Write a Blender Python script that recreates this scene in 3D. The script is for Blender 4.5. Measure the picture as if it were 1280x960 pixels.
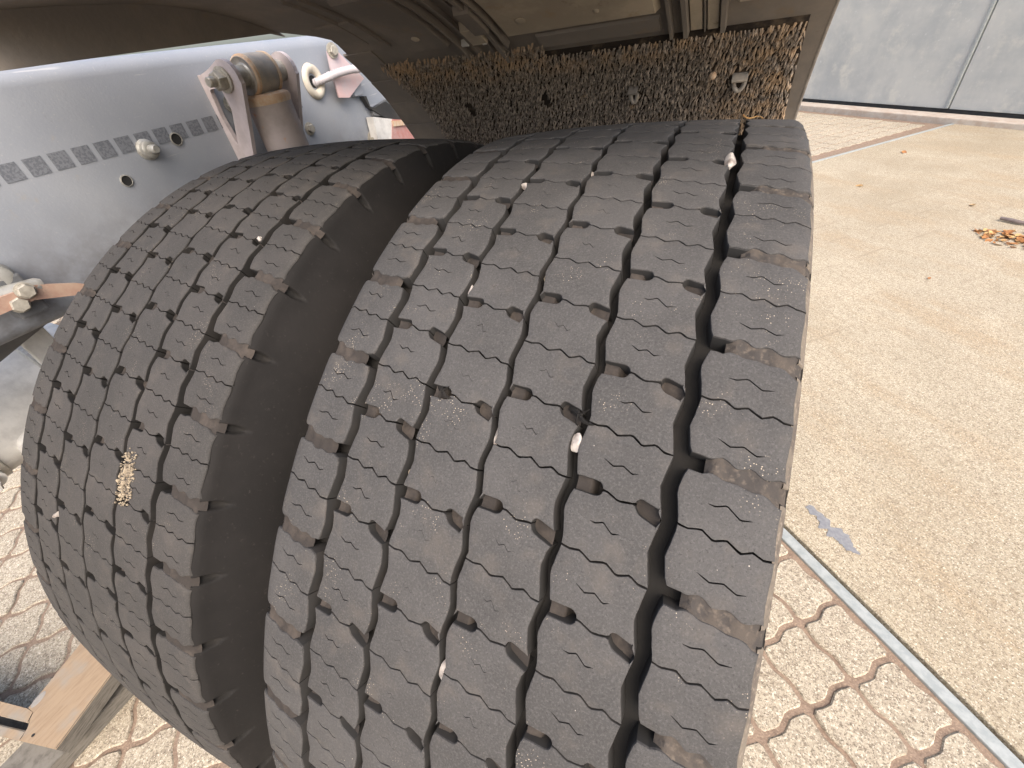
import bpy, bmesh, math, random
from math import sin, cos, pi, radians, sqrt, hypot, atan2
from mathutils import Vector, Matrix, noise as mnoise
from mathutils.geometry import delaunay_2d_cdt

for o in list(bpy.data.objects):
    bpy.data.objects.remove(o)
sc = bpy.context.scene
COL = sc.collection
rnd = random.Random(7)

# ------------------------------------------------------------------ camera
cam = bpy.data.cameras.new('camera')
co = bpy.data.objects.new('camera', cam)
COL.objects.link(co)
CAM = Vector((0.096822, -0.419438, 0.580974))
EUL = (0.871911, 0.126257, 0.421217)
FPX = 527.27
co.location = CAM
co.rotation_mode = 'XYZ'
co.rotation_euler = EUL
cam.sensor_width = 36.0
cam.lens = FPX / 1280 * 36.0
cam.clip_start = 0.01
cam.clip_end = 400
sc.camera = co
ROT = co.rotation_euler.to_matrix()

# ------------------------------------------------------------------ light
SUN_EL, SUN_AZ = radians(48), radians(140)       # azimuth: clockwise from +Y
w = bpy.data.worlds.new('World')
sc.world = w
w.use_nodes = True
nt = w.node_tree
bg = nt.nodes['Background']
sky = nt.nodes.new('ShaderNodeTexSky')
sky.sky_type = 'NISHITA'
sky.sun_disc = False
sky.sun_elevation = SUN_EL
sky.sun_rotation = SUN_AZ
sky.dust_density = 5.0
sky.air_density = 1.0
sky.ozone_density = 0.6
nt.links.new(sky.outputs[0], bg.inputs[0])
bg.inputs[1].default_value = 0.15
sl = bpy.data.lights.new('sun', 'SUN')
sl.energy = 1.1
sl.angle = radians(60)
sl.color = (1.0, 0.93, 0.84)
so = bpy.data.objects.new('sun', sl)
COL.objects.link(so)
sd = Vector((sin(SUN_AZ) * cos(SUN_EL), cos(SUN_AZ) * cos(SUN_EL), sin(SUN_EL)))
so.rotation_euler = sd.to_track_quat('Z', 'Y').to_euler()
so.location = (3, -3, 6)
sc.view_settings.view_transform = 'Standard'
sc.view_settings.look = 'None'
sc.view_settings.gamma = 1.0
sc.view_settings.use_curve_mapping = False
sc.view_settings.exposure = 1.12
sc.render.engine = 'CYCLES'

GZ = -0.5          # ground level; the wheel axle is the X axis, tread radius 0.5
R0 = 0.5


def project(P):
    q = ROT.transposed() @ (Vector(P) - CAM)
    if q.z > -0.02:
        return None
    return 640 + FPX * q.x / -q.z, 480 - FPX * q.y / -q.z, -q.z


# ------------------------------------------------------------------ materials
def nd(t, typ, **kw):
    n = t.nodes.new(typ)
    for k, v in kw.items():
        setattr(n, k, v)
    return n


class Mat:
    """Small node builder working on world position (or object coordinates)."""
    def __init__(s, name, base, rough=0.8, metal=0.0, coords='world', spec=0.5):
        m = bpy.data.materials.new(name)
        m.use_nodes = True
        s.m = m
        s.t = m.node_tree
        s.b = s.t.nodes['Principled BSDF']
        s.b.inputs['Roughness'].default_value = rough
        s.b.inputs['Metallic'].default_value = metal
        s.b.inputs['Specular IOR Level'].default_value = spec
        if coords == 'world':
            s.p = nd(s.t, 'ShaderNodeNewGeometry').outputs['Position']
        else:
            s.p = nd(s.t, 'ShaderNodeTexCoord').outputs['Object']
        rgb = nd(s.t, 'ShaderNodeRGB')
        rgb.outputs[0].default_value = (*base, 1)
        s.c = rgb.outputs[0]
        s.norm = None
        s.link(s.c, s.b.inputs['Base Color'])

    def link(s, a, b):
        s.t.links.new(a, b)

    def scaled(s, sv):
        if sv is None:
            return s.p
        n = nd(s.t, 'ShaderNodeMapping')
        n.inputs['Scale'].default_value = sv
        s.link(s.p, n.inputs['Vector'])
        return n.outputs[0]

    def noise(s, scale, detail=3, rough=0.55, stretch=None):
        n = nd(s.t, 'ShaderNodeTexNoise')
        n.inputs['Scale'].default_value = scale
        n.inputs['Detail'].default_value = detail
        n.inputs['Roughness'].default_value = rough
        s.link(s.scaled(stretch), n.inputs['Vector'])
        return n.outputs['Fac']

    def voro(s, scale, out='Distance', feature='F1', stretch=None):
        n = nd(s.t, 'ShaderNodeTexVoronoi', feature=feature)
        n.inputs['Scale'].default_value = scale
        s.link(s.scaled(stretch), n.inputs['Vector'])
        return n.outputs[out]

    def ramp(s, v, a, b, lo=0.0, hi=1.0):
        n = nd(s.t, 'ShaderNodeMapRange')
        n.interpolation_type = 'SMOOTHSTEP'
        n.inputs['From Min'].default_value = a
        n.inputs['From Max'].default_value = b
        n.inputs['To Min'].default_value = lo
        n.inputs['To Max'].default_value = hi
        s.link(v, n.inputs['Value'])
        return n.outputs[0]

    def math(s, op, a, b=None):
        n = nd(s.t, 'ShaderNodeMath', operation=op)
        for i, v in enumerate((a, b)):
            if v is None:
                continue
            if isinstance(v, (int, float)):
                n.inputs[i].default_value = v
            else:
                s.link(v, n.inputs[i])
        return n.outputs[0]

    def axis(s, k):
        n = nd(s.t, 'ShaderNodeSeparateXYZ')
        s.link(s.p, n.inputs[0])
        return n.outputs[k]

    def mix(s, fac, col, mode='MIX'):
        n = nd(s.t, 'ShaderNodeMix', data_type='RGBA', blend_type=mode)
        if isinstance(fac, (int, float)):
            n.inputs[0].default_value = fac
        else:
            s.link(fac, n.inputs[0])
        s.link(s.c, n.inputs[6])
        if isinstance(col, tuple):
            n.inputs[7].default_value = (*col, 1)
        else:
            s.link(col, n.inputs[7])
        s.c = n.outputs[2]
        s.link(s.c, s.b.inputs['Base Color'])
        return s

    def bump(s, h, strength=0.4, dist=0.001):
        n = nd(s.t, 'ShaderNodeBump')
        n.inputs['Strength'].default_value = strength
        n.inputs['Distance'].default_value = dist
        s.link(h, n.inputs['Height'])
        if s.norm is not None:
            s.link(s.norm, n.inputs['Normal'])
        s.norm = n.outputs[0]
        s.link(s.norm, s.b.inputs['Normal'])
        return s

    def rough(s, v):
        s.link(v, s.b.inputs['Roughness'])
        return s


def rubber(name, base, light, dusty=1.0):
    q = Mat(name, base, 0.82, spec=0.35)
    q.mix(q.ramp(q.noise(14, 4, 0.6), 0.35, 0.7), light)
    q.mix(q.ramp(q.noise(800, 3, 0.75), 0.45, 0.72, 0, 0.5), tuple(min(1, c * 1.7) for c in light))
    q.mix(q.ramp(q.noise(950, 2, 0.7), 0.55, 0.72, 0, 0.6), tuple(c * 0.55 for c in base))
    q.mix(q.ramp(q.noise(46, 3, 0.6), 0.52, 0.75, 0, 0.32 * dusty), (0.125, 0.107, 0.09))
    # sand grains lying in loose clusters
    cl = q.ramp(q.noise(30, 3, 0.6), 0.56, 0.70)
    d = q.ramp(q.voro(900), 0.16, 0.30, 1, 0)
    pick = q.ramp(q.voro(900, 'Color'), 0.55, 0.62)
    q.mix(q.math('MULTIPLY', q.math('MULTIPLY', d, pick), q.math('MULTIPLY', cl, dusty)), (0.52, 0.44, 0.34))
    d2 = q.ramp(q.voro(420), 0.08, 0.16, 1, 0)
    p2 = q.ramp(q.voro(420, 'Color'), 0.94, 0.95)
    q.mix(q.math('MULTIPLY', q.math('MULTIPLY', d2, p2), dusty), (0.42, 0.38, 0.33))
    q.bump(q.noise(700, 4, 0.7), 0.45, 0.0006)
    q.bump(q.noise(90, 3), 0.25, 0.001)
    return q.m


M = {}
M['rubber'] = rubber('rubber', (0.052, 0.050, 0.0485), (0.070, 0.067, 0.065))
M['rubber_inner'] = rubber('rubber_shaded', (0.040, 0.038, 0.036), (0.054, 0.050, 0.047), 0.6)  # darker copy of the tread rubber; the inner tyre's shade is in its colour
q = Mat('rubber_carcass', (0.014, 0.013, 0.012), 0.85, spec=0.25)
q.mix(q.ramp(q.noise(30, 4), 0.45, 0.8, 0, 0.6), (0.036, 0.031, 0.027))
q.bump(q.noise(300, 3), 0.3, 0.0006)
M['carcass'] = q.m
q = Mat('sidewall_rubber', (0.0135, 0.0125, 0.012), 0.75, spec=0.2)
q.mix(q.ramp(q.noise(9, 4, 0.65), 0.4, 0.7, 0, 0.8), (0.021, 0.019, 0.018))
q.mix(q.ramp(q.noise(260, 3, 0.7), 0.60, 0.8, 0, 0.3), (0.09, 0.08, 0.07))
q.bump(q.noise(240, 3), 0.25, 0.0006)
M['sidewall'] = q.m
q = Mat('road_dust', (0.078, 0.066, 0.056), 0.95, spec=0.2)
q.mix(q.ramp(q.noise(75, 3, 0.6), 0.40, 0.56), (0.056, 0.050, 0.046))
q.mix(q.ramp(q.noise(330, 3), 0.5, 0.75, 0, 0.7), (0.145, 0.12, 0.096))
q.bump(q.noise(260, 4), 0.6, 0.0015)
M['dust'] = q.m
q = Mat('shoulder_dust', (0.165, 0.142, 0.115), 0.95, spec=0.2)
q.mix(q.ramp(q.noise(60, 4, 0.65), 0.4, 0.65), (0.105, 0.09, 0.078))
q.mix(q.ramp(q.noise(400, 3), 0.5, 0.75, 0, 0.6), (0.30, 0.25, 0.20))
q.bump(q.noise(260, 4), 0.5, 0.001)
M['shoulder_dust'] = q.m
q = Mat('slot_rubber', (0.036, 0.031, 0.028), 0.9, spec=0.25)
q.mix(q.ramp(q.noise(60, 4, 0.65), 0.42, 0.7), (0.066, 0.055, 0.047))
q.bump(q.noise(260, 4), 0.5, 0.001)
M['slot'] = q.m
q = Mat('shaded_groove_rubber', (0.028, 0.027, 0.026), 0.8, spec=0.3)  # dust-free wall rubber, darkened further to put groove shade into the colour
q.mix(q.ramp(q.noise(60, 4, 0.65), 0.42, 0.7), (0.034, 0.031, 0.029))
M['shaded_wall_rubber'] = q.m


def stone(name, a, b):
    q = Mat(name, a, 0.75)
    q.mix(q.ramp(q.noise(160, 4), 0.4, 0.65), b)
    q.bump(q.noise(500, 3), 0.5, 0.001)
    return q.m


M['stone_white'] = stone('pale_stone', (0.46, 0.42, 0.38), (0.25, 0.21, 0.185))
M['stone_pink'] = stone('pink_stone', (0.55, 0.44, 0.37), (0.33, 0.24, 0.19))
M['stone_tan'] = stone('tan_stone', (0.33, 0.27, 0.19), (0.17, 0.135, 0.095))

q = Mat('chassis_paint', (0.265, 0.287, 0.325), 0.42, spec=0.5)
q.mix(q.ramp(q.noise(7, 4, 0.6), 0.35, 0.75, 0, 0.8), (0.315, 0.333, 0.362))
q.mix(q.ramp(q.noise(260, 4, 0.75), 0.56, 0.78, 0, 0.6), (0.42, 0.42, 0.42))
q.mix(q.ramp(q.noise(22, 5, 0.75), 0.62, 0.78, 0, 0.6), (0.34, 0.31, 0.26))
d = q.math('MULTIPLY', q.ramp(q.voro(75), 0.09, 0.16, 1, 0), q.ramp(q.voro(75, 'Color'), 0.93, 0.94))
q.mix(q.math('MULTIPLY', d, 0.6), (0.60, 0.58, 0.55))
q.mix(q.math('MULTIPLY', q.ramp(q.axis('Z'), 0.355, 0.50, 0.85, 0.0), q.ramp(q.noise(11, 5, 0.7), 0.36, 0.62)), (0.13, 0.125, 0.125))  # grime plus painted-in shade, darker towards the bottom of the rail
q.mix(q.math('MULTIPLY', q.ramp(q.noise(120, 3, 0.6, (1, 0.06, 1)), 0.66, 0.70), q.ramp(q.noise(9, 2), 0.5, 0.62)), (0.40, 0.41, 0.43))
q.mix(q.ramp(q.noise(34, 5, 0.75), 0.66, 0.76, 0, 0.6), (0.17, 0.155, 0.14))
q.bump(q.noise(300, 3), 0.25, 0.0006)
q.rough(q.ramp(q.noise(30, 4), 0.3, 0.7, 0.34, 0.58))
M['chassis'] = q.m
q = Mat('faded_print', (0.12, 0.13, 0.15), 0.6)
q.mix(q.ramp(q.noise(330, 2), 0.44, 0.56), (0.175, 0.188, 0.212))
q.mix(q.ramp(q.noise(900, 2), 0.55, 0.7, 0, 0.7), (0.205, 0.22, 0.245))
M['print'] = q.m


def metal(name, a, b, rough=0.5, met=0.0, sc1=60, rust=None, rthr=0.55):
    q = Mat(name, a, rough, met)
    q.mix(q.ramp(q.noise(sc1, 4, 0.65), 0.35, 0.7), b)
    if rust:
        q.mix(q.ramp(q.noise(55, 5, 0.75), rthr, rthr + 0.14), rust)
    q.bump(q.noise(400, 3), 0.3, 0.0006)
    return q.m


M['bracket'] = metal('dusty_primer_steel', (0.43, 0.375, 0.37), (0.52, 0.46, 0.46), 0.55, 0, 40)
M['pinkplate'] = metal('pink_dusty_steel', (0.55, 0.47, 0.48), (0.60, 0.42, 0.41), 0.6, 0, 24)
M['zinc'] = metal('zinc_steel', (0.42, 0.415, 0.385), (0.29, 0.28, 0.25), 0.38, 0.35, 90)
M['boltpale'] = metal('pale_bolt', (0.40, 0.375, 0.32), (0.27, 0.25, 0.21), 0.45, 0.2, 120)
M['rusty'] = metal('rusty_steel', (0.36, 0.32, 0.27), (0.25, 0.24, 0.225), 0.6, 0.1, 50, (0.42, 0.26, 0.15), 0.58)
M['tube'] = metal('dirty_primer_tube', (0.42, 0.36, 0.345), (0.33, 0.29, 0.27), 0.7, 0, 30, (0.50, 0.26, 0.13), 0.60)
M['orange_rust'] = metal('orange_rust', (0.50, 0.33, 0.21), (0.55, 0.46, 0.35), 0.8, 0, 70)
M['rubber_bush'] = metal('bush_rubber', (0.10, 0.09, 0.085), (0.16, 0.14, 0.13), 0.8, 0, 70)
M['bar'] = metal('red_oxide_bar', (0.34, 0.21, 0.16), (0.40, 0.29, 0.22), 0.6, 0, 45)
M['silver'] = metal('silver_paint', (0.66, 0.65, 0.62), (0.50, 0.49, 0.47), 0.6, 0.0, 30)
M['darkgrey'] = metal('dark_grey_plastic', (0.10, 0.105, 0.11), (0.15, 0.15, 0.155), 0.6, 0, 20)
M['black'] = metal('black_part', (0.02, 0.02, 0.02), (0.035, 0.033, 0.03), 0.6, 0, 20)
M['hole'] = metal('hole_dark', (0.015, 0.015, 0.015), (0.02, 0.02, 0.02), 0.9)
M['grommet'] = metal('pale_grommet', (0.58, 0.54, 0.46), (0.50, 0.45, 0.36), 0.7, 0, 60)
M['conduit'] = metal('grey_conduit', (0.46, 0.44, 0.46), (0.54, 0.50, 0.51), 0.55, 0, 60)
M['redbox'] = metal('red_dirty_box', (0.40, 0.17, 0.15), (0.46, 0.33, 0.31), 0.55, 0, 30)
M['brownground'] = metal('brown_axle', (0.10, 0.075, 0.055), (0.16, 0.12, 0.09), 0.9, 0, 30)

q = Mat('mudguard_plastic', (0.215, 0.196, 0.178), 1.0, spec=0.05)
q.mix(q.ramp(q.noise(8, 5, 0.65), 0.38, 0.7), (0.28, 0.25, 0.218))
q.mix(q.ramp(q.noise(26, 5, 0.7), 0.56, 0.78, 0, 0.7), (0.26, 0.20, 0.14))
q.mix(q.ramp(q.noise(320, 3, 0.7), 0.56, 0.8, 0, 0.5), (0.20, 0.165, 0.125))
q.bump(q.noise(180, 4), 0.35, 0.001)
M['guard'] = q.m
q = Mat('mudguard_panel', (0.38, 0.335, 0.27), 0.95, spec=0.1)
q.mix(q.ramp(q.noise(11, 5, 0.65), 0.40, 0.66), (0.50, 0.44, 0.35))
q.mix(q.ramp(q.noise(30, 5, 0.7), 0.55, 0.74, 0, 0.7), (0.38, 0.30, 0.205))
q.mix(q.ramp(q.noise(17, 5, 0.7), 0.60, 0.75, 0, 0.8), (0.12, 0.10, 0.08))
q.bump(q.noise(180, 4), 0.35, 0.001)
M['guardpanel'] = q.m
M['rim'] = metal('guard_rim', (0.22, 0.20, 0.18), (0.15, 0.135, 0.12), 0.6)
q = Mat('spray_mat_fibre', (0.11, 0.094, 0.080), 0.7, spec=0.45)
q.mix(q.ramp(q.noise(150, 3, 0.6), 0.38, 0.66), (0.37, 0.31, 0.25))
zfac = q.ramp(q.axis('Z'), 0.50, 0.548)
xfac = q.ramp(q.axis('X'), -0.02, 0.13, 0, 0.85)
q.mix(q.math('MULTIPLY', q.ramp(q.noise(34, 4, 0.7), 0.40, 0.62), q.math('MAXIMUM', zfac, xfac)), (0.42, 0.29, 0.175))
q.mix(q.ramp(q.noise(24, 4, 0.7), 0.62, 0.72, 0, 0.7), (0.40, 0.27, 0.155))
M['fibre'] = q.m
q = Mat('spray_mat_backing', (0.028, 0.022, 0.018), 0.95, spec=0.2)
q.mix(q.ramp(q.noise(60, 3), 0.45, 0.7), (0.09, 0.068, 0.048))
M['backing'] = q.m

q = Mat('wood', (0.36, 0.265, 0.175), 0.85, spec=0.2)
q.mix(q.ramp(q.noise(26, 5, 0.65, (6, 1, 1)), 0.38, 0.68), (0.30, 0.215, 0.14))
q.mix(q.ramp(q.noise(14, 3), 0.48, 0.70, 0, 0.85), (0.30, 0.27, 0.225))
q.bump(q.noise(60, 4, 0.6, (6, 1, 1)), 0.3, 0.001)
M['wood'] = q.m
q = Mat('weathered_wood', (0.20, 0.185, 0.16), 0.9, spec=0.2)
q.mix(q.ramp(q.noise(40, 5, 0.65, (1, 1, 7)), 0.38, 0.68), (0.12, 0.108, 0.093))
q.bump(q.noise(60, 4), 0.3, 0.001)
M['greywood'] = q.m


def concrete_like(name, base, b2, speck, coords='world', slab=False):
    q = Mat(name, base, 0.92, coords=coords, spec=0.25)
    q.mix(q.ramp(q.noise(2.2, 5, 0.6), 0.38, 0.68), b2)
    if slab:
        q.mix(q.ramp(q.noise(0.9, 5, 0.65), 0.46, 0.66, 0, 0.8), tuple(c * f for c, f in zip(base, (0.74, 0.70, 0.64))))
        q.mix(q.ramp(q.noise(1.3, 6, 0.7, (1, 3, 1)), 0.46, 0.68, 0, 0.9), tuple(c * f for c, f in zip(b2, (0.80, 0.71, 0.62))))
        q.mix(q.ramp(q.noise(14, 5, 0.7, (1, 2.5, 1)), 0.46, 0.72, 0, 0.5), tuple(c * 0.8 for c in base))
    q.mix(q.ramp(q.noise(38, 5, 0.8), 0.48, 0.62, 0, 0.45), speck)
    q.mix(q.ramp(q.noise(120, 4, 0.8), 0.47, 0.62, 0, 0.9), speck)
    q.mix(q.ramp(q.noise(290, 2, 0.7), 0.54, 0.64, 0, 0.8), tuple(c * 0.55 for c in speck))
    q.mix(q.ramp(q.noise(230, 2, 0.7), 0.56, 0.68, 0, 0.85), (0.74, 0.67, 0.55))
    d = q.math('MULTIPLY', q.ramp(q.voro(130), 0.14, 0.26, 1, 0), q.ramp(q.voro(130, 'Color'), 0.72, 0.74))
    q.mix(q.math('MULTIPLY', d, 0.75), (0.20, 0.16, 0.13))
    d = q.math('MULTIPLY', q.ramp(q.voro(60), 0.10, 0.2, 1, 0), q.ramp(q.voro(60, 'Color'), 0.84, 0.86))
    q.mix(q.math('MULTIPLY', d, 0.7), (0.20, 0.15, 0.11))
    q.bump(q.noise(140, 5, 0.75), 0.7, 0.003)
    return q


q = concrete_like('concrete', (0.44, 0.382, 0.282), (0.51, 0.445, 0.33), (0.245, 0.196, 0.135), 'object', True)
# faint drag marks left in the surface
for a0, wd in ((-1.145, 0.012), (-0.95, 0.012), (-1.32, 0.01), (-0.55, 0.008)):
    u = q.math('ABSOLUTE', q.math('SUBTRACT', q.math('ADD', q.axis('X'), q.math('MULTIPLY', q.noise(6, 2), 0.03)), a0 + 0.015))
    q.mix(q.math('MULTIPLY', q.ramp(u, wd * 0.25, wd, 0.45, 0), q.ramp(q.noise(3, 3), 0.42, 0.6)), (0.26, 0.21, 0.15))
M['concrete'] = q.m
M['paver'] = concrete_like('paver_stone', (0.45, 0.393, 0.30), (0.50, 0.44, 0.34), (0.235, 0.192, 0.143)).m
q = Mat('joint_sand', (0.27, 0.20, 0.15), 0.98, spec=0.1)
q.mix(q.ramp(q.noise(60, 4), 0.4, 0.7), (0.20, 0.145, 0.11))
q.mix(q.ramp(q.noise(300, 3), 0.5, 0.7, 0, 0.7), (0.38, 0.29, 0.21))
q.bump(q.noise(200, 4), 0.8, 0.003)
M['sand'] = q.m
M['steel'] = metal('edging_steel', (0.28, 0.305, 0.30), (0.37, 0.39, 0.38), 0.6, 0.0, 60)
M['spill'] = metal('grey_film', (0.185, 0.19, 0.205), (0.25, 0.25, 0.255), 0.7, 0, 120)
q = Mat('wall_panel', (0.47, 0.475, 0.45), 0.6, coords='object')
q.mix(q.ramp(q.noise(2.2, 6, 0.65), 0.36, 0.66), (0.36, 0.375, 0.372))
q.mix(q.ramp(q.noise(5, 6, 0.7), 0.50, 0.72, 0, 0.8), (0.56, 0.55, 0.49))
q.mix(q.ramp(q.noise(26, 5, 0.7), 0.58, 0.78, 0, 0.6), (0.70, 0.705, 0.675))
q.bump(q.noise(5, 5), 0.3, 0.01)
M['wall'] = q.m
M['kerb'] = metal('pale_kerb', (0.52, 0.46, 0.39), (0.44, 0.35, 0.28), 0.9, 0, 16)
M['leaf'] = metal('dry_leaf', (0.36, 0.17, 0.055), (0.22, 0.085, 0.03), 0.8, 0, 30)
M['leaf2'] = metal('pale_dry_leaf', (0.50, 0.34, 0.15), (0.36, 0.20, 0.08), 0.8, 0, 30)
M['stick'] = metal('grey_stick', (0.22, 0.18, 0.17), (0.14, 0.11, 0.10), 0.9, 0, 30)
M['soil'] = metal('dark_soil', (0.12, 0.075, 0.05), (0.2, 0.12, 0.07), 0.95, 0, 40)
M['ground'] = concrete_like('yard_ground', (0.40, 0.34, 0.27), (0.45, 0.38, 0.30), (0.31, 0.25, 0.19)).m


# ------------------------------------------------------------------ helpers
def tag(o, label=None, cat=None, group=None, kind=None):
    if label: o['label'] = label
    if cat: o['category'] = cat
    if group: o['group'] = group
    if kind: o['kind'] = kind
    return o


def obj(name, bm, mats, parent=None, smooth=None, loc=None):
    me = bpy.data.meshes.new(name)
    bm.to_mesh(me)
    bm.free()
    if not isinstance(mats, (list, tuple)):
        mats = [mats]
    for m in mats:
        me.materials.append(m)
    if smooth is not None:
        for p in me.polygons:
            p.use_smooth = True
        me.set_sharp_from_angle(angle=radians(smooth))
    return inst(name, me, parent, loc)


def inst(name, me, parent=None, loc=None):
    o = bpy.data.objects.new(name, me)
    COL.objects.link(o)
    if parent is not None:
        o.parent = parent
    if loc is not None:
        o.location = loc
    return o


def empty(name, loc, label, cat, group=None):
    o = bpy.data.objects.new(name, None)
    o.empty_display_size = 0.1
    COL.objects.link(o)
    o.location = loc
    return tag(o, label, cat, group)


def box(bm, c, s, rot=None, bevel=0.0, mi=0):
    r = bmesh.ops.create_cube(bm, size=1.0)
    vs = r['verts']
    M4 = Matrix.Translation(c) @ (rot.to_4x4() if rot else Matrix.Identity(4)) @ Matrix.Diagonal((*s, 1))
    bmesh.ops.transform(bm, matrix=M4, verts=vs)
    fs = set()
    for v in vs:
        fs.update(v.link_faces)
    for f in fs:
        f.material_index = mi
    if bevel > 0:
        es = set()
        for v in vs:
            es.update(v.link_edges)
        bmesh.ops.bevel(bm, geom=list(es), offset=bevel, segments=2, affect='EDGES', profile=0.6)
    return vs


def frame(d):
    d = Vector(d).normalized()
    a = Vector((0, 0, 1)) if abs(d.z) < 0.9 else Vector((1, 0, 0))
    x = d.cross(a).normalized()
    return x, d.cross(x).normalized(), d


def lathe(bm, base, axis, prof, n=28, mi=0, phase=0.0):
    """prof: list of (radius, height along the axis)."""
    x, y, d = frame(axis)
    base = Vector(base)
    rings = []
    for r, h in prof:
        if r < 1e-6:
            rings.append([bm.verts.new(base + d * h)])
        else:
            rings.append([bm.verts.new(base + d * h + (x * cos(2 * pi * i / n + phase) + y * sin(2 * pi * i / n + phase)) * r) for i in range(n)])
    for a, b in zip(rings, rings[1:]):
        for i in range(n):
            j = (i + 1) % n
            if len(a) == 1 and len(b) == 1: continue
            if len(a) == 1: f = (a[0], b[j], b[i])
            elif len(b) == 1: f = (a[i], a[j], b[0])
            else: f = (a[i], a[j], b[j], b[i])
            bm.faces.new(f).material_index = mi
    return rings


def tube(bm, pts, rad, n=10, mi=0, cap=True):
    pts = [Vector(p) for p in pts]
    rings = []
    up = None
    for i, p in enumerate(pts):
        d = (pts[min(i + 1, len(pts) - 1)] - pts[max(i - 1, 0)]).normalized()
        if up is None:
            x, y, _ = frame(d)
        else:
            x = (up - d * up.dot(d)).normalized()
            y = d.cross(x)
        up = x
        r = rad(i / (len(pts) - 1)) if callable(rad) else rad
        rings.append([bm.verts.new(p + (x * cos(2 * pi * k / n) + y * sin(2 * pi * k / n)) * r) for k in range(n)])
    for a, b in zip(rings, rings[1:]):
        for k in range(n):
            bm.faces.new((a[k], a[(k + 1) % n], b[(k + 1) % n], b[k])).material_index = mi
    if cap:
        bm.faces.new(rings[0][::-1]).material_index = mi
        bm.faces.new(rings[-1]).material_index = mi


def prism(bm, poly, fn, t0, t1, mi=0, bevel=0.0):
    """poly: 2-D outline (CCW); fn(u, v, t) -> point; closed slab between t0 and t1."""
    a = [bm.verts.new(fn(u, v, t0)) for u, v in poly]
    b = [bm.verts.new(fn(u, v, t1)) for u, v in poly]
    n = len(poly)
    fs = [bm.faces.new(a[::-1]), bm.faces.new(b)]
    for i in range(n):
        fs.append(bm.faces.new((a[i], a[(i + 1) % n], b[(i + 1) % n], b[i])))
    for f in fs:
        f.material_index = mi
    if bevel:
        es = set(fs[0].edges) | set(fs[1].edges)
        bmesh.ops.bevel(bm, geom=list(es), offset=bevel, segments=2, affect='EDGES')
    return fs


def hexbolt(bm, p, axis, r=0.012, h=0.009, washer=1.45, shank=0.0, mi=0, phase=0.2):
    if washer:
        lathe(bm, p, axis, [(0, 0), (r * washer, 0), (r * washer, r * 0.2), (r * 0.9, r * 0.22)], 24, mi)
    b = r * 0.2 if washer else 0
    lathe(bm, p, axis, [(r, b), (r, b + h * 0.82), (r * 0.86, b + h), (0, b + h)], 6, mi, phase)
    if shank:
        rs = r * 0.52
        lathe(bm, p, axis, [(rs, b + h * 0.9), (rs, b + h + shank * 0.85), (rs * 0.8, b + h + shank), (0, b + h + shank)], 14, mi)


# ------------------------------------------------------------------ setting: ground, slab, paving, wall
S2 = sqrt(0.5)


def ab2w(a, b, z=GZ):
    return Vector(((a + b) * S2, (b - a) * S2, z))


bm = bmesh.new()
bmesh.ops.create_grid(bm, x_segments=2, y_segments=2, size=60)
g = obj('ground', bm, M['ground'], None, None, (0, 0, GZ - 0.035))
tag(g, kind='structure')

bm = bmesh.new()
box(bm, (2.9, 2.64, -0.02), (10.24, 4.20, 0.04), None, 0.004)
slab = obj('concrete_slab', bm, M['concrete'], None, None, (0, 0, GZ))
slab.rotation_euler.z = -pi / 4
slab['kind'] = 'structure'

# grey paint film on the slab near its steel edge
bm = bmesh.new()
cp = [ab2w(-0.015, 0.632), ab2w(0.02, 0.634), ab2w(0.055, 0.624), ab2w(0.09, 0.632), ab2w(0.115, 0.622), ab2w(0.135, 0.63)]
wds = [0.016, 0.024, 0.030, 0.036, 0.022, 0.006]
top, bot = [], []
for k in range(41):
    t = k / 40 * 5
    i = min(int(t), 4)
    f = t - i
    c = cp[i].lerp(cp[i + 1], f)
    wd = (wds[i] * (1 - f) + wds[i + 1] * f)
    nrm = Vector((S2, S2, 0))
    e1 = wd * (0.5 + 0.55 * mnoise.noise(Vector((t * 2.3, 0, 3))))
    e2 = wd * (0.5 + 0.55 * mnoise.noise(Vector((t * 2.7, 5, 1))))
    top.append(c + nrm * max(e1, 0.0008) + Vector((0, 0, 0.0015)))
    bot.append(c - nrm * max(e2, 0.0008) + Vector((0, 0, 0.0015)))
tv = [bm.verts.new(p) for p in top]
bv = [bm.verts.new(p) for p in bot]
for k in range(40):
    bm.faces.new((bv[k], bv[k + 1], tv[k + 1], tv[k]))
ri = slab.matrix_basis.inverted()
bmesh.ops.transform(bm, matrix=Matrix.Rotation(pi / 4, 4, 'Z') @ Matrix.Translation((0, 0, -GZ)), verts=bm.verts)
obj('paint_patch', bm, M['spill'], slab)

# steel edging strips along the two visible slab sides
for nm, c, s, lab in (('steel_edging', (2.9, 0.515, -0.018), (10.24, 0.027, 0.042), 'grey steel edging strip running diagonally between wavy pavers and concrete at lower right'),
                      ('steel_edging', (-2.235, 2.60, -0.018), (0.024, 4.18, 0.042), 'thin steel edging strip between far pavers and concrete, near the wall')):
    bm = bmesh.new()
    box(bm, c, s, None, 0.003)
    e = obj(nm, bm, M['steel'], None, None, (0, 0, GZ))
    e.rotation_euler.z = -pi / 4
    tag(e, lab, 'edging')

# paving: sand bed with wavy-edged stones
PA, PB = 0.1215, 0.1125
bm = bmesh.new()
for (x0, x1, y0, y1) in ((-7, 8, -6, 0.501), (-7, -2.248, 0.501, 4.62)):
    vs = [bm.verts.new((x, y, -0.0042)) for x, y in ((x0, y0), (x1, y0), (x1, y1), (x0, y1))]
    bm.faces.new(vs)
pave = obj('pavement', bm, M['sand'], None, None, (0, 0, GZ))
pave.rotation_euler.z = -pi / 4
pave['kind'] = 'structure'


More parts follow.
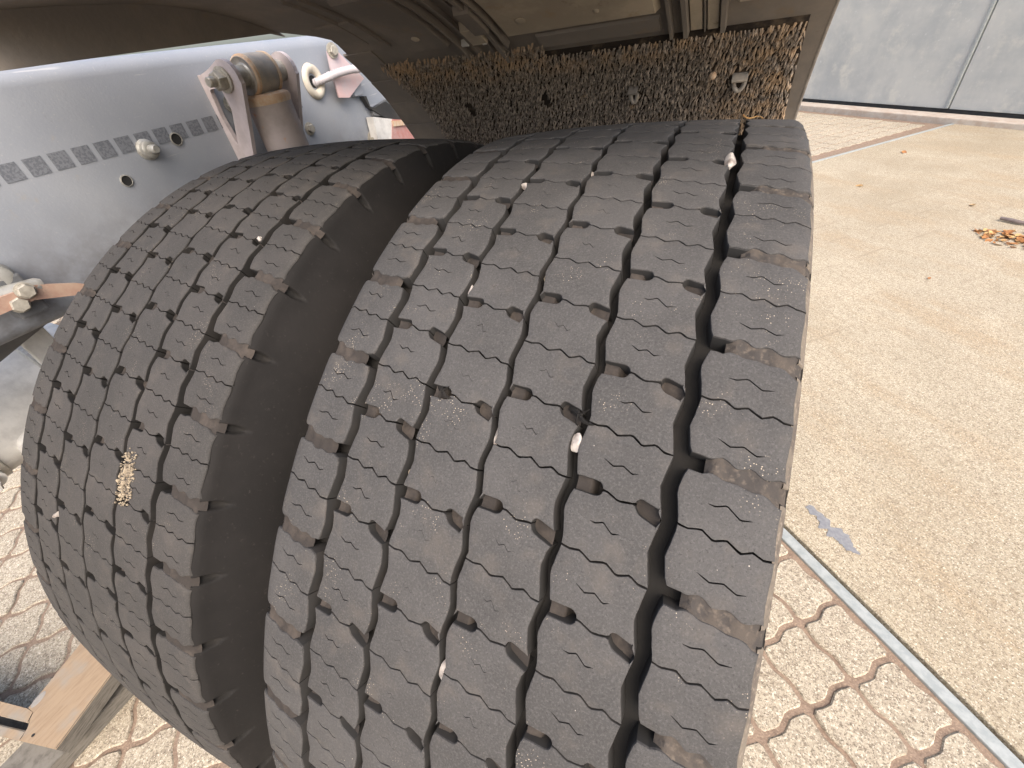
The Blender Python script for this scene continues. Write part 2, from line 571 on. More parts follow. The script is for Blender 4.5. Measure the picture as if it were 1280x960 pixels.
def paver_outline(gap=0.0042, cut=None):
    """One stone centred on the origin; S-shaped sides so that neighbours interlock."""
    n = 10

    def wav(t, A):
        e = t - 0.5
        return A * (math.tanh(e * 9) - 2 * e * 0.999) * 1.25

    pts = []
    A1, A2, g2 = 0.0066, -0.0082, gap * 1.2
    for i in range(n):
        t = i / n
        pts.append((-PA / 2 + PA * t, -PB / 2 + wav(t, A1) + gap))
    for i in range(n):
        t = i / n
        pts.append((PA / 2 + wav(t, A2) - g2, -PB / 2 + PB * t))
    for i in range(n):
        t = 1 - i / n
        pts.append((-PA / 2 + PA * t, PB / 2 + wav(t, A1) - gap))
    for i in range(n):
        t = 1 - i / n
        pts.append((-PA / 2 + wav(t, A2) + g2, -PB / 2 + PB * t))
    # round the corners where four stones meet
    pts = [p for i, p in enumerate(pts) if i % n != 0]
    # pull the corners in by the gap
    out = []
    for x, y in pts:
        out.append((x, y))
    return out


def inset2(poly, dd):
    n = len(poly)
    out = []
    many = isinstance(dd, list)
    d = dd
    for i in range(n):
        p0, p1, p2 = poly[i - 1], poly[i], poly[(i + 1) % n]
        e1 = (p1[0] - p0[0], p1[1] - p0[1])
        e2 = (p2[0] - p1[0], p2[1] - p1[1])
        l1 = hypot(*e1) or 1e-9
        l2 = hypot(*e2) or 1e-9
        n1 = (-e1[1] / l1, e1[0] / l1)
        n2 = (-e2[1] / l2, e2[0] / l2)
        m = (n1[0] + n2[0], n1[1] + n2[1])
        l = hypot(*m) or 1e-9
        m = (m[0] / l, m[1] / l)
        c = max(m[0] * n1[0] + m[1] * n1[1], 0.55)
        if many: d = dd[i]
        out.append((p1[0] + m[0] * d / c, p1[1] + m[1] * d / c))
    return out


def paver_mesh(bm, ox=0, oy=0, dz=0, clip=None):
    o = paver_outline()
    if clip is not None:
        o = [(x, min(y + oy, clip) - oy) for x, y in o]
    i1 = inset2(o, 0.0025)
    if clip is not None:
        i1 = [(x, min(y + oy, clip - 0.002) - oy) for x, y in i1]
    rb = [bm.verts.new((x + ox, y + oy, -0.02 + dz)) for x, y in o]
    ra = [bm.verts.new((x + ox, y + oy, -0.003 + dz)) for x, y in o]
    rt = [bm.verts.new((x + ox, y + oy, 0.0 + dz)) for x, y in i1]
    n = len(o)
    for a, b in ((rb, ra), (ra, rt)):
        for k in range(n):
            bm.faces.new((a[k], a[(k + 1) % n], b[(k + 1) % n], b[k]))
    bm.faces.new(rt)


bm = bmesh.new()
paver_mesh(bm)
tmpm = bpy.data.meshes.new('paver')
bm.to_mesh(tmpm)
bm.free()
tmpm.materials.append(M['paver'])
A0, B0 = 0.1935 + PA / 2, 0.4935 - PB / 2


def hidden(P):
    """Is a ground point behind a tyre or the mudguard, as seen by the camera?"""
    d = P - CAM
    for k in range(1, 60):
        qv = CAM + d * (k / 60)
        r = hypot(qv.y, qv.z)
        if r < 0.495 and (-0.13 < qv.x < 0.146 or -0.52 < qv.x < -0.24):
            return True
        if 0.64 < r < 0.72 and -0.54 < qv.x < 0.17 and qv.y > -0.2 and qv.z > -0.1:
            return True
        if -0.74 < qv.x < -0.66 and 0.36 < qv.z < 0.62:
            return True
    return False


cells = []
for ia in range(-52, 28):
    for ib in range(-34, 44):
        a, b = A0 + ia * PA, B0 + ib * PB
        ok = (b < 0.47) or (a < -2.31 and b < 4.58)
        if not ok or a < -6.2:
            continue
        P = ab2w(a, b)
        pr = project(P)
        if pr is None or not (-90 < pr[0] < 1370 and -60 < pr[1] < 1060):
            if (P - CAM).length < 3.2:
                cells.append((99.0, a, b, True))
            continue
        cells.append((pr[2], a, b, hidden(P)))
cells.sort()
vis = [c for c in cells if not c[3]]
near = vis[:290]
rest = vis[290:] + [c for c in cells if c[3]]
for dpt, a, b, hd in near:
    o = inst('paver', tmpm, pave, (a, b, rnd.uniform(-0.002, 0.001)))
    o.rotation_euler = (rnd.uniform(-.008, .008), rnd.uniform(-.008, .008), rnd.uniform(-.006, .006))
if rest:
    bm = bmesh.new()
    for dpt, a, b, hd in rest:
        paver_mesh(bm, a, b, rnd.uniform(-0.002, 0.001))
    o = obj('distant_pavers', bm, M['paver'], pave)
    o['kind'] = 'stuff'

# wall of grey panels on a low kerb at the far side of the yard
wall = empty('panel_wall', ab2w(-2.4, 4.86), 'mottled grey panel wall standing on a pale kerb at the far side of the yard', 'wall')
wall.rotation_euler.z = -pi / 4
JA = -2.43
for k in range(-3, 4):
    bm = bmesh.new()
    x0, x1 = JA + k * 1.95 + 0.4 * 0 + 0.007, JA + (k + 1) * 1.95 - 0.007
    box(bm, ((x0 + x1) / 2 + 2.4, 0.03, 0.66), (x1 - x0, 0.06, 1.2), None, 0.006)
    obj('wall_panel', bm, M['wall'], wall)
for k in range(-2, 4):
    bm = bmesh.new()
    box(bm, (JA + k * 1.95 + 2.4 - 0.012, 0.012, 0.66), (0.022, 0.05, 1.19), None, 0.004)
    obj('joint_strip', bm, M['steel'], wall)
bm = bmesh.new()
box(bm, (0.7, 0.04, 0.025), (13.6, 0.07, 0.06), None)
obj('gap_strip', bm, M['black'], wall)
bm = bmesh.new()
box(bm, (2.9, 4.74, 0.01), (10.2 + 4, 0.16, 0.06), None, 0.008)
kb = obj('kerb', bm, M['kerb'], None, None, (0, 0, GZ))
kb.rotation_euler.z = -pi / 4
tag(kb, 'pale rust-stained kerb along the foot of the grey panel wall', 'kerb')


# ------------------------------------------------------------------ tyres
NP = 50
PITCH = 2 * pi / NP
SP = PITCH * 500.0            # pitch in mm along the tread
CROWN = 4.6


def rc(u):
    e = max(0.0, abs(u) - 136.0)
    return 500.0 - CROWN * (u / 130.0) ** 2 - 0.05 * e * e


def tri(v, vmax):
    t = ((v - vmax) * 2) % 1.0
    return 1 - 4 * t if t < 0.5 else 4 * t - 3


EDGE = 142.6


def wallL(row):          # left wall (mm) of each row as a function of v
    return {1: lambda v: -EDGE + 0.5 * tri(v, 0.1),
            2: lambda v: -93.1 + 1.4 * tri(v, 0.43),
            3: lambda v: -45.8 + 1.5 * tri(v, 0.08),
            4: lambda v: 2.2 + 1.5 * tri(v, 0.17),
            5: lambda v: 50.5 + 1.5 * tri(v, 0.33),
            6: lambda v: 100.7 + 1.5 * tri(v, 0.47)}[row]


def wallR(row):
    return {1: lambda v: -100.5 + 1.5 * tri(v, 0.43),
            2: lambda v: -50.8 + 1.5 * tri(v, 0.08),
            3: lambda v: -1.8 + 1.5 * tri(v, 0.17),
            4: lambda v: 45.3 + 1.6 * tri(v, 0.33),
            5: lambda v: 93.1 + 1.5 * tri(v, 0.47),
            6: lambda v: EDGE + 0.5 * tri(v, 0.1)}[row]


ROWV = {1: 0.575, 2: 0.215, 3: 0.87, 4: 0.725, 5: 0.355, 6: 0.975}    # thick boundary at the left wall


def pl(table, x):
    if x <= table[0][0]: return table[0][1]
    for (x0, y0), (x1, y1) in zip(table, table[1:]):
        if x <= x1:
            return y0 + (y1 - y0) * (x - x0) / (x1 - x0)
    return table[-1][1]


SIPE_IN = [(0, 0), (.10, .014), (.22, .004), (.36, .062), (.52, .034), (.66, .100), (.80, .068), (.90, .112), (1, .118)]
THICK_IN = [(0, 0), (.33, .01), (.38, .012), (.52, .062), (.70, .05), (.74, .055), (1, .118)]
THICK_6 = [(0, 0), (.15, .012), (.32, .0), (.48, .042), (.63, .042), (.76, .07), (.93, .09), (1, .10)]
SIPE_6 = [(0, 0), (.10, .016), (.25, -.004), (.38, .055), (.51, .026), (.66, .088), (.78, .056), (.88, .090), (1, .085)]
THICK_1 = [(0, .02), (.1, .03), (.22, .04), (.44, .095), (.72, .10), (1, .115)]
SIPE_1 = [(0, 0), (.12, -.004), (.28, .045), (.42, .025), (.55, .090), (.70, .070), (.85, .125), (1, .12)]


def notch(d, L, W):
    """Half width of a round-ended slot, d mm in from its mouth."""
    if d < 0 or d > L: return 0.0
    e = d - (L - W)
    return W if e <= 0 else W * sqrt(max(0.0, 1 - (e / W) ** 2))


def thick(row, u):
    """(centre v, half width mm) of the thick cross boundary at u."""
    v0 = ROWV[row]
    uL, uR = wallL(row)(v0), wallR(row)(v0 + .11)
    t = (u - uL) / (uR - uL)
    if row == 6:
        hw = 3.9 + 0.7 * sin(u * 0.55) if t > 0.12 else 4.0
        if t > 0.86: hw += (t - 0.86) / 0.14 * 2.2
        return v0 + pl(THICK_6, t), hw
    if row == 1:
        hw = 4.0 + 0.6 * sin(u * 0.6)
        if t < 0.3: hw += (0.3 - t) / 0.3 * 1.6
        return v0 + pl(THICK_1, t), hw
    hw = max(0.46, notch(u - uL, 14.2, 3.7), notch(uR - u, 12.4, 4.0))
    return v0 + pl(THICK_IN, t), hw


def sipe(row, u):
    v0 = ROWV[row] + 0.5 - (0.02 if row in (6,) else 0.0)
    if row == 1: v0 = ROWV[1] + 0.5
    uL, uR = wallL(row)(v0), wallR(row)(v0 + .11)
    t = (u - uL) / (uR - uL)
    tab = SIPE_6 if row == 6 else SIPE_1 if row == 1 else SIPE_IN
    return v0 + pl(tab, t), 0.46


def block_contour(row, half, var=0):
    """CCW outline in (u mm, s mm)."""
    wl, wr = wallL(row), wallR(row)
    if half == 0:
        lo, hi = thick, sipe
        vo_lo, vo_hi = 0.0, 0.0
    else:
        lo, hi = sipe, thick
        vo_lo, vo_hi = 0.0, 1.0

    def edge(fn, sgn, vo):
        v0 = fn(row, wl(ROWV[row]))[0]
        uL = wl(fn(row, wl(v0))[0] + vo)
        uR = wr(fn(row, wr(v0 + .1))[0] + vo)
        us = []
        n = int((uR - uL) / 1.5)
        us = [uL + (uR - uL) * i / n for i in range(n + 1)]
        if fn is thick and row not in (1, 6):
            for L, W, s in ((14.2, 3.7, 1), (12.4, 4.0, -1)):
                for e in (0.03, 0.2, 0.55, 1.0):
                    us.append(uL + L - e * W * 0.6 if s > 0 else uR - L + e * W * 0.6)
            us = sorted(us)
        out = []
        for u in us:
            v, hw = fn(row, u)
            out.append((u, (v + vo) * SP + sgn * hw))
        return out
    E0 = edge(lo, +1, vo_lo)
    E1 = edge(hi, -1, vo_hi)

    def wallpts(fn, s0, s1):
        n = max(2, int(abs(s1 - s0) / 3.0))
        return [(fn((s0 + (s1 - s0) * i / n) / SP), s0 + (s1 - s0) * i / n) for i in range(1, n)]
    poly = E0 + wallpts(wr, E0[-1][1], E1[-1][1]) + E1[::-1] + wallpts(wl, E1[0][1], E0[0][1])
    out = []
    for u, s in poly:
        zz = row * 3.1 + half + var * 7.7
        j = mnoise.noise(Vector((u * 0.31, s * 0.31, zz))) + 0.9 * mnoise.noise(Vector((u * 0.11, s * 0.11, zz + 50)))
        k = mnoise.noise(Vector((u * 0.31 + 40, s * 0.31, zz))) + 0.5 * mnoise.noise(Vector((u * 0.9, s * 0.9, zz + 9)))
        out.append((u + 0.26 * j, s + 0.18 * k))
    # drop points that sit almost on top of one another
    res = []
    for p in out:
        if not res or hypot(p[0] - res[-1][0], p[1] - res[-1][1]) > 0.25:
            res.append(p)
    return res


SHORT_A = [(0, .006), (.18, .014), (.42, -.010), (.74, .062), (1, .050)]
SHORT_B = [(0, -.004), (.28, .040), (.55, .020), (.82, .066), (1, .052)]


def short_sipe(row, half, var=0):
    """Outline of the short blind sipe in a half block."""
    v0 = ROWV[row]
    uL, uR = wallL(row)(v0), wallR(row)(v0 + .11)
    if row in (3, 4):
        span = (0.33, 0.62)
        wd = 0.22
    elif row in (1, 6):
        span = (0.26, 0.74)
        wd = 0.36
    else:
        span = (0.27, 0.66)
        wd = 0.36
    base = v0 + (0.265 if half == 0 else 0.765) + (0.02 if row in (1, 6) else 0)
    tab = SHORT_A if (half == 0) == (row in (5, 6, 3)) else SHORT_B
    vr = random.Random(row * 100 + half * 10 + var)
    base += vr.uniform(-0.012, 0.012)
    sh, st_, am = vr.uniform(-0.02, 0.02), vr.uniform(0.85, 1.12), vr.uniform(0.8, 1.25)
    if row in (3, 4): wd *= vr.choice((0.5, 0.8, 1.1)); st_ *= vr.uniform(0.6, 1.0)
    L, Rr = [], []
    n = 18
    for i in range(n + 1):
        t = i / n
        u = uL + (uR - uL) * (span[0] + sh + (span[1] - span[0]) * t * st_)
        s = (base + pl(tab, t) * am) * SP
        ww = wd * min(1, 5 * t + 0.25, 5 * (1 - t) + 0.25)
        L.append((u, s - ww))
        Rr.append((u, s + ww))
    return L + Rr[::-1]


def inside(p, poly):
    x, y = p
    c = False
    n = len(poly)
    for i in range(n):
        x0, y0 = poly[i]
        x1, y1 = poly[i - 1]
        if (y0 > y) != (y1 > y) and x < (x1 - x0) * (y - y0) / (y1 - y0) + x0:
            c = not c
    return c


def cyl(u, s, h):
    r = (rc(u) + h) / 1000.0
    t = s / 500.0
    return Vector((u / 1000.0, -sin(t) * r, cos(t) * r))


DEPTH = -13.0


def add_block(bm, row, half, rot=0.0, var=0):
    R = Matrix.Rotation(rot, 4, 'X') if rot else None

    def V(u, s, h):
        p = cyl(u, s, h)
        return bm.verts.new(R @ p if R else p)
    C0 = block_contour(row, half, var)
    n = len(C0)
    # worn, rounded rims along grooves and slots, crisp ones along the sipes
    sv = []
    for u, s_ in C0:
        vS = sipe(row, u)[0]
        d_ = min(abs(s_ / SP - vS), abs(s_ / SP - vS - 1), abs(s_ / SP - vS + 1)) * SP
        vT, hT = thick(row, u)
        dT = min(abs(s_ / SP - vT - k_) for k_ in (-1, 0, 1)) * SP
        if d_ < 1.0 or (dT < 1.0 and hT < 0.7): sv.append(0.42)
        elif row in (1, 6) and dT < 9: sv.append(1.7)
        else: sv.append(1.1)
    C1 = inset2(C0, [0.22 * x for x in sv])
    C2 = inset2(C0, [0.75 * x for x in sv])
    Cb = inset2(C0, [-0.25 if x < 0.5 else -0.5 for x in sv])
    soft = 1.0
    top = [V(u, s, 0) for u, s in C2]
    mid = [V(u, s, -0.22 * e) for (u, s), e in zip(C1, sv)]
    out = [V(u, s, -0.85 * e) for (u, s), e in zip(C0, sv)]
    low = [V(u, s, DEPTH) for u, s in Cb]
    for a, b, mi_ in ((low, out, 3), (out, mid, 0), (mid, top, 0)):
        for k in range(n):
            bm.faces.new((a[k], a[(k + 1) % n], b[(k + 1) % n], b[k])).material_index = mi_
    hole = short_sipe(row, half, var)
    m = len(hole)
    pts = list(C2) + list(hole)
    edges = [(k, (k + 1) % n) for k in range(n)] + [(n + k, n + (k + 1) % m) for k in range(m)]
    us = [p[0] for p in C2]
    ss = [p[1] for p in C2]
    stein = []
    gx = min(us) + 4
    while gx < max(us):
        gy = min(ss) + 4
        while gy < max(ss):
            p = (gx, gy)
            if inside(p, C2) and min(hypot(p[0] - c[0], p[1] - c[1]) for c in C2 + hole) > 2.0:
                stein.append(p)
            gy += 7.0
        gx += 7.0
    pts += stein
    vo, eo, fo, _, _, _ = delaunay_2d_cdt([Vector(p) for p in pts], edges, [], 1, 1e-5)
    hv = [V(u, s, 0) for u, s in hole]
    hl = [V(u, s, -7.0) for u, s in hole]
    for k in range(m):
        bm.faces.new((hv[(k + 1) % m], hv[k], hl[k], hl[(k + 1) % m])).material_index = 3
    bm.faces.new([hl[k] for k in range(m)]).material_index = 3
    lut = {}
    for i, p in enumerate(pts):
        lut[(round(p[0], 3), round(p[1], 3))] = i
    vmap = []
    ex = top + hv
    for p in vo:
        i = lut.get((round(p.x, 3), round(p.y, 3)))
        if i is not None and i < n + m:
            vmap.append(ex[i])
        else:
            vmap.append(V(p.x, p.y, 0))
    for f in fo:
        cx = sum(vo[i].x for i in f) / len(f)
        cy = sum(vo[i].y for i in f) / len(f)
        if inside((cx, cy), hole) or not inside((cx, cy), C2):
            continue
        try:
            bm.faces.new([vmap[i] for i in f])
        except ValueError:
            pass
    # floor of the slots in the thick boundary, carried by the half block below it
    if half == 0:
        v0 = ROWV[row]
        uL, uR = wallL(row)(v0), wallR(row)(v0 + .11)
        if row in (1, 6):
            segs = [(uL + (7 if row == 6 else -1.5), uR + (1.5 if row == 6 else -6), None)]
        else:
            segs = [(uL + 0.3, uL + 13.8, 'L'), (uR - 12.2, uR - 0.3, 'R')]
        for ua, ub, side in segs:
            nn = 16
            prev = None
            for i in range(nn + 1):
                t = i / nn
                u = ua + (ub - ua) * t
                v, hw = thick(row, u)
                hw += 0.9
                if side == 'L': h = -5.0 - 1.5 * t - 7.0 * max(0, (t - 0.55) / 0.2) if t < 0.75 else -13.0
                elif side == 'R': h = -7.5 + 2.2 * t
                else:
                    tt = t if row == 6 else 1 - t
                    h = -1.5 - 0.7 * sin(u * 0.7) - (2.6 * max(0, tt - 0.75) / 0.25) - 3.0 * max(0, 0.12 - tt) / 0.12
                cur = []
                for k in range(5):
                    e = (k - 2) / 2
                    hh = h + (abs(e) ** 2) * (1.3 if side is None else 1.6) + 0.3 * mnoise.noise(Vector((u * .4, k, row)))
                    cur.append(V(u, v * SP + e * hw, min(hh, -0.9)))
                if prev:
                    for k in range(4):
                        f = bm.faces.new((prev[k], cur[k], cur[k + 1], prev[k + 1]))
                        f.material_index = 1 if side is None and row == 6 else 2
                prev = cur


BLOCKS = {}


NVAR = 5


def block_mesh(row, half, var=0):
    key = (row, half, var)
    if key not in BLOCKS:
        bm = bmesh.new()
        add_block(bm, row, half, 0.0, var)
        bmesh.ops.recalc_face_normals(bm, faces=[f for f in bm.faces if f.material_index in (0, 3)])
        me = bpy.data.meshes.new('tread_block')
        bm.to_mesh(me)
        bm.free()
        for p in me.polygons:
            p.use_smooth = True
        me.set_sharp_from_angle(angle=radians(42))
        for m_ in ('rubber', 'dust', 'slot', 'shaded_wall_rubber'):
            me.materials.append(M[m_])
        BLOCKS[key] = me
    return BLOCKS[key]


SIDE = [(142.0, 491.5), (143.8, 489.3), (145.4, 486.0), (146.2, 482.5), (146.9, 479.0), (147.5, 475.5), (148.1, 472.0), (148.7, 468.0), (149.6, 462.0), (151.5, 448.0), (153.5, 431.0), (154.2, 424.0), (154.8, 418.0), (155.2, 415.0),
        (155.5, 412.0), (157.0, 392.0), (157.0, 370.0), (153.0, 345.0), (147.0, 320.0), (138.0, 302.0), (126.0, 291.0)]


SIDE_B = [(142.0, 491.5), (143.8, 489.3), (145.4, 486.0), (146.4, 482.5), (147.6, 479.0), (148.9, 475.5), (150.3, 472.0), (152.0, 468.0), (154.6, 462.0), (160.0, 448.0), (165.5, 431.0),
          (169.5, 412.0), (171.5, 392.0), (170.0, 370.0), (162.0, 345.0), (150.0, 320.0), (138.0, 302.0), (126.0, 291.0)]


def carcass(phase, side=SIDE):
    """Body of the tyre under the blocks: groove floor, shoulders with scallops, sidewalls."""
    bm = bmesh.new()
    base_ = [k / 10 for k in range(10)]
    for vc in ((ROWV[6] + 0.10) % 1, (ROWV[1] + 0.02) % 1):
        base_ += [(vc + k * 0.013) % 1 for k in range(-7, 8)]
    base_ = sorted(base_)
    base_ = [v for k, v in enumerate(base_) if k == 0 or v - base_[k - 1] > 0.006]
    VV = [c + v for c in range(NP) for v in base_]
    nseg = len(VV)
    prof = [(-x, r) for x, r in SIDE_B[::-1]] + [(u, rc(u) + DEPTH) for u in range(-140, 141, 20)] + side
    rings = []
    for i in range(nseg):
        v = VV[i]
        ring = []
        for x, r in prof:
            dv = 0.0
            if abs(x) > 141.5 and r > 440:
                # scallop where the cross groove runs out
                vc = (ROWV[6] + 0.10) if x > 0 else (ROWV[1] + 0.02)
                d = ((v - vc + 0.5) % 1.0) - 0.5
                e = d / 0.068
                q_ = 1 - e * e - ((r - 485.0) / 11.5) ** 2
                if q_ > 0:
                    dv = -5.5 * min(1, q_ * 1.6)
                # fine moulded ticks
                d2 = ((v * 4 + 0.5) % 1.0) - 0.5
            rr = (r + dv * 0.8) / 1000
            xx = (x - (dv * -0.55 if x > 0 else dv * 0.55)) / 1000
            th = v * PITCH + phase
            ring.append(bm.verts.new((xx, -sin(th) * rr, cos(th) * rr)))
        rings.append(ring)
    nf = len(prof)
    ns = len(SIDE_B)
    nr = len(side)
    for i in range(nseg):
        a, b = rings[i], rings[(i + 1) % nseg]
        for k in range(nf - 1):
            f = bm.faces.new((a[k], b[k], b[k + 1], a[k + 1]))
            if k < ns - 1 or k >= nf - nr:
                f.material_index = 1
            if k in (ns - 2, ns - 3, nf - nr, nf - nr + 1):
                f.material_index = 2
            xm, rm = prof[k]
            if abs(xm) > 141.5 and rm > 474:
                vc = (ROWV[6] + 0.10) if xm > 0 else (ROWV[1] + 0.02)
                d = ((VV[i] - vc + 0.5) % 1.0) - 0.5
                if (d / 0.068) ** 2 + (((rm + prof[k + 1][1]) / 2 - 485.0) / 11.5) ** 2 < 0.9:
                    f.material_index = 3
    return bm


def rim_mesh():
    bm = bmesh.new()
    lathe(bm, (0, 0, 0), (1, 0, 0), [(0.296, -0.128), (0.283, -0.12), (0.275, -0.09), (0.262, -0.03), (0.262, 0.03), (0.275, 0.09), (0.283, 0.12), (0.296, 0.128),
                                     (0.288, 0.131), (0.27, 0.12), (0.24, 0.06), (0.20, 0.01), (0.15, 0.0), (0.11, 0.0), (0.105, 0.03), (0.0, 0.032)], 64)
    for k in range(10):
        a = k * pi / 5
        hexbolt(bm, (0.0, cos(a) * 0.165, sin(a) * 0.165), (1, 0, 0), 0.016, 0.02)
    return bm


PH0 = 0.584 - ROWV[6] * PITCH - 0.0            # angle of v = 0 on the outer tyre
TH_HOLE = 0.584


def build_tyre(x, phase, label, mats, gl):
    root = empty('truck_tyre', (x, 0, 0), label, 'tyre', gl)
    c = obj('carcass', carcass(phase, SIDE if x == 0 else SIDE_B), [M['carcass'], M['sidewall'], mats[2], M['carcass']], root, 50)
    bmr = rim_mesh()
    obj('rim', bmr, M['darkgrey'], root, 40)
    rest = bmesh.new()
    for k in range(NP):
        th = (phase + k * PITCH + pi) % (2 * pi) - pi
        mid = th + 0.5 * PITCH
        for row in range(1, 7):
            for half in (0, 1):
                cth = th + (ROWV[row] + 0.25 + 0.5 * half) * PITCH
                cth = (cth + pi) % (2 * pi) - pi
                if radians(-22) < cth < radians(104):
                    o = inst('tread_block', block_mesh(row, half, (k * 7 + row * 3 + (k * k) % 5) % NVAR), root)
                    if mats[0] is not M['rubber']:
                        for k_, m_ in ((0, mats[0]), (1, mats[1]), (3, M['carcass'])):  # inner groove walls near black: their shade is put into the colour
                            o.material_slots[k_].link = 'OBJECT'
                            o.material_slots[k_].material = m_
                    o.rotation_euler = (phase + k * PITCH, 0, 0)
                else:
                    b2 = rest
                    me = block_mesh(row, half)
                    R = Matrix.Rotation(phase + k * PITCH, 4, 'X')
                    vs = [b2.verts.new(R @ v.co) for v in me.vertices]
                    for p in me.polygons:
                        f = b2.faces.new([vs[i] for i in p.vertices])
                        f.material_index = p.material_index
    o = obj('tread_remainder', rest, [mats[0], mats[1], M['slot'], M['carcass']], root, 42)
    o['kind'] = 'stuff'
    return root


DX = -0.3707
outer = build_tyre(0.0, PH0, 'large block-tread truck tyre on the right, nearest the camera, pebbles in its grooves', (M['rubber'], M['dust'], M['shoulder_dust']), 'twin tyres on the rear axle')
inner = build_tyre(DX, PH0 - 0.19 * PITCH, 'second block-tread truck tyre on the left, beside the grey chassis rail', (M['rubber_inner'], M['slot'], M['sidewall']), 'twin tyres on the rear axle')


def raycyl(px, py, off=0.0, r=0.497):
    d = ROT @ Vector(((px - 640) / FPX, -(py - 480) / FPX, -1))
    a = d.y ** 2 + d.z ** 2
    b = 2 * (CAM.y * d.y + CAM.z * d.z)
    c = CAM.y ** 2 + CAM.z ** 2 - r * r
    t = (-b - sqrt(b * b - 4 * a * c)) / 2 / a
    P = CAM + d * t
    return P


# torn rubber flaps in two slots of the outer tyre
def rubber_flap(uv, ang, seed):
    bm = bmesh.new()
    rr = random.Random(seed)
    P = Vector(uv)
    nrm = Vector((0, P.y, P.z)).normalized()
    tx = Vector((1, 0, 0))
    ty = nrm.cross(tx)
    for s in range(3):
        a = ang + (s - 1) * 0.5
        d = tx * cos(a) + ty * sin(a)
        sd_ = nrm.cross(d)
        prev = None
        n = 6
        for i in range(n + 1):
            t = i / n
            wdt = (0.0022 - 0.0018 * t) * (1 if s == 1 else 0.7)
            c = P + d * (0.014 * (t - 0.25) * (1.3 if s == 1 else 0.8)) + nrm * (-0.003 + 0.006 * sin(t * pi * 0.7)) + sd_ * (0.002 * sin(5 * t + s))
            cur = [bm.verts.new(c + sd_ * wdt), bm.verts.new(c + nrm * 0.0009), bm.verts.new(c - sd_ * wdt), bm.verts.new(c - nrm * 0.0009)]
            if prev:
                for k in range(4):
                    bm.faces.new((prev[k], prev[(k + 1) % 4], cur[(k + 1) % 4], cur[k]))
            prev = cur
    return obj('rubber_flap', bm, M['carcass'], outer, 40)


rubber_flap(raycyl(550, 486), -0.3, 1)
rubber_flap(raycyl(718, 515), -0.35, 2)


# ------------------------------------------------------------------ stones caught in the tread
def pebble(px, py, size, mat, label, off=None, lift=-0.003, seed=0, el=(1, 1, 1), rot=0.0):
    P = raycyl(px, py, r=0.497)
    nrm = Vector((0, P.y, P.z)).normalized()
    P = P + nrm * lift
    tx = Vector((1, 0, 0))
    ty = tx.cross(nrm)
    bm = bmesh.new()
    bmesh.ops.create_icosphere(bm, subdivisions=3, radius=1.0)
    rr = random.Random(seed)
    o3 = Vector((rr.random() * 20, rr.random() * 20, rr.random() * 20))
    pl_ = [(Vector((rr.uniform(-1, 1), rr.uniform(-1, 1), rr.uniform(-1, 1))).normalized(), rr.uniform(0.42, 0.78)) for _ in range(14)]
    a1 = tx * cos(rot) + ty * sin(rot)
    a2 = -tx * sin(rot) + ty * cos(rot)
    for v in bm.verts:
        c = v.co.copy()
        for nn, dd in pl_:
            e = c.dot(nn) - dd
            if e > 0: c -= nn * e
        c *= 1 + 0.12 * mnoise.noise(c * 1.6 + o3)
        v.co = (a1 * c.x * el[0] + a2 * c.y * el[1] + nrm * c.z * el[2]) * size * 1.28
    o = obj('pebble', bm, M[mat], None, 35, P)
    tag(o, label, 'pebble', 'pebbles caught in the tread')
    return o


pebble(913, 203, 0.0052, 'stone_white', 'largest pale pink stone wedged upright near the top of the wide outer groove', seed=3, el=(0.75, 1.75, 0.9), lift=-0.001)
pebble(742, 216, 0.0034, 'stone_white', 'white chip stuck in the fourth groove near the top of the outer tyre', seed=5, el=(0.8, 1.5, 0.8))
pebble(659, 232, 0.0042, 'stone_white', 'flat white shell-like chip in the second groove from the left near the top', seed=6, el=(1.2, 1.0, 0.6), lift=-0.001)
pebble(589, 362, 0.0030, 'stone_white', 'small white stone at the corner of a slot, second groove from the left', seed=7, el=(0.8, 1.5, 0.9), lift=-0.001)
pebble(682, 344, 0.0028, 'stone_tan', 'small tan stone deep in the middle groove above the centre', seed=8, el=(0.8, 1.5, 0.9))
pebble(620, 543, 0.0031, 'stone_white', 'slim white stone in the middle groove below the torn rubber flap', seed=9, el=(0.75, 1.7, 0.9))
pebble(720, 554, 0.0034, 'stone_white', 'bright white stone in the groove right under the right rubber flap', seed=10, el=(0.9, 1.4, 0.9), lift=-0.001)
pebble(555, 842, 0.0046, 'stone_white', 'long angular white stone low in the middle groove of the outer tyre', seed=11, el=(0.65, 1.9, 0.9), lift=-0.001)
pebble(501, 640, 0.0034, 'stone_pink', 'brownish pink stone in the second groove, left of the tread centre', seed=12, el=(0.7, 1.7, 0.9))
pebble(512, 591, 0.0026, 'stone_tan', 'tiny tan grain above the brownish pink stone in the second groove', seed=13, el=(0.8, 1.3, 0.9))
pebble(453, 935, 0.0028, 'stone_white', 'small pale stone low in the second groove at the bottom edge', seed=14, el=(0.8, 1.5, 0.9))


def pebble_inner(px, py, *a, **k):
    return pebble(px, py, *a, **k)


pebble_inner(73, 643, 0.0044, 'stone_white', 'round white pebble in a groove at the far left of the inner tyre', seed=21, el=(0.9, 1.2, 0.9), lift=0.0)
pebble_inner(325, 299, 0.0030, 'stone_white', 'white pebble in the right groove of the inner tyre, beside its shoulder blocks', seed=22, el=(1, 1.1, 0.8), lift=0.0)

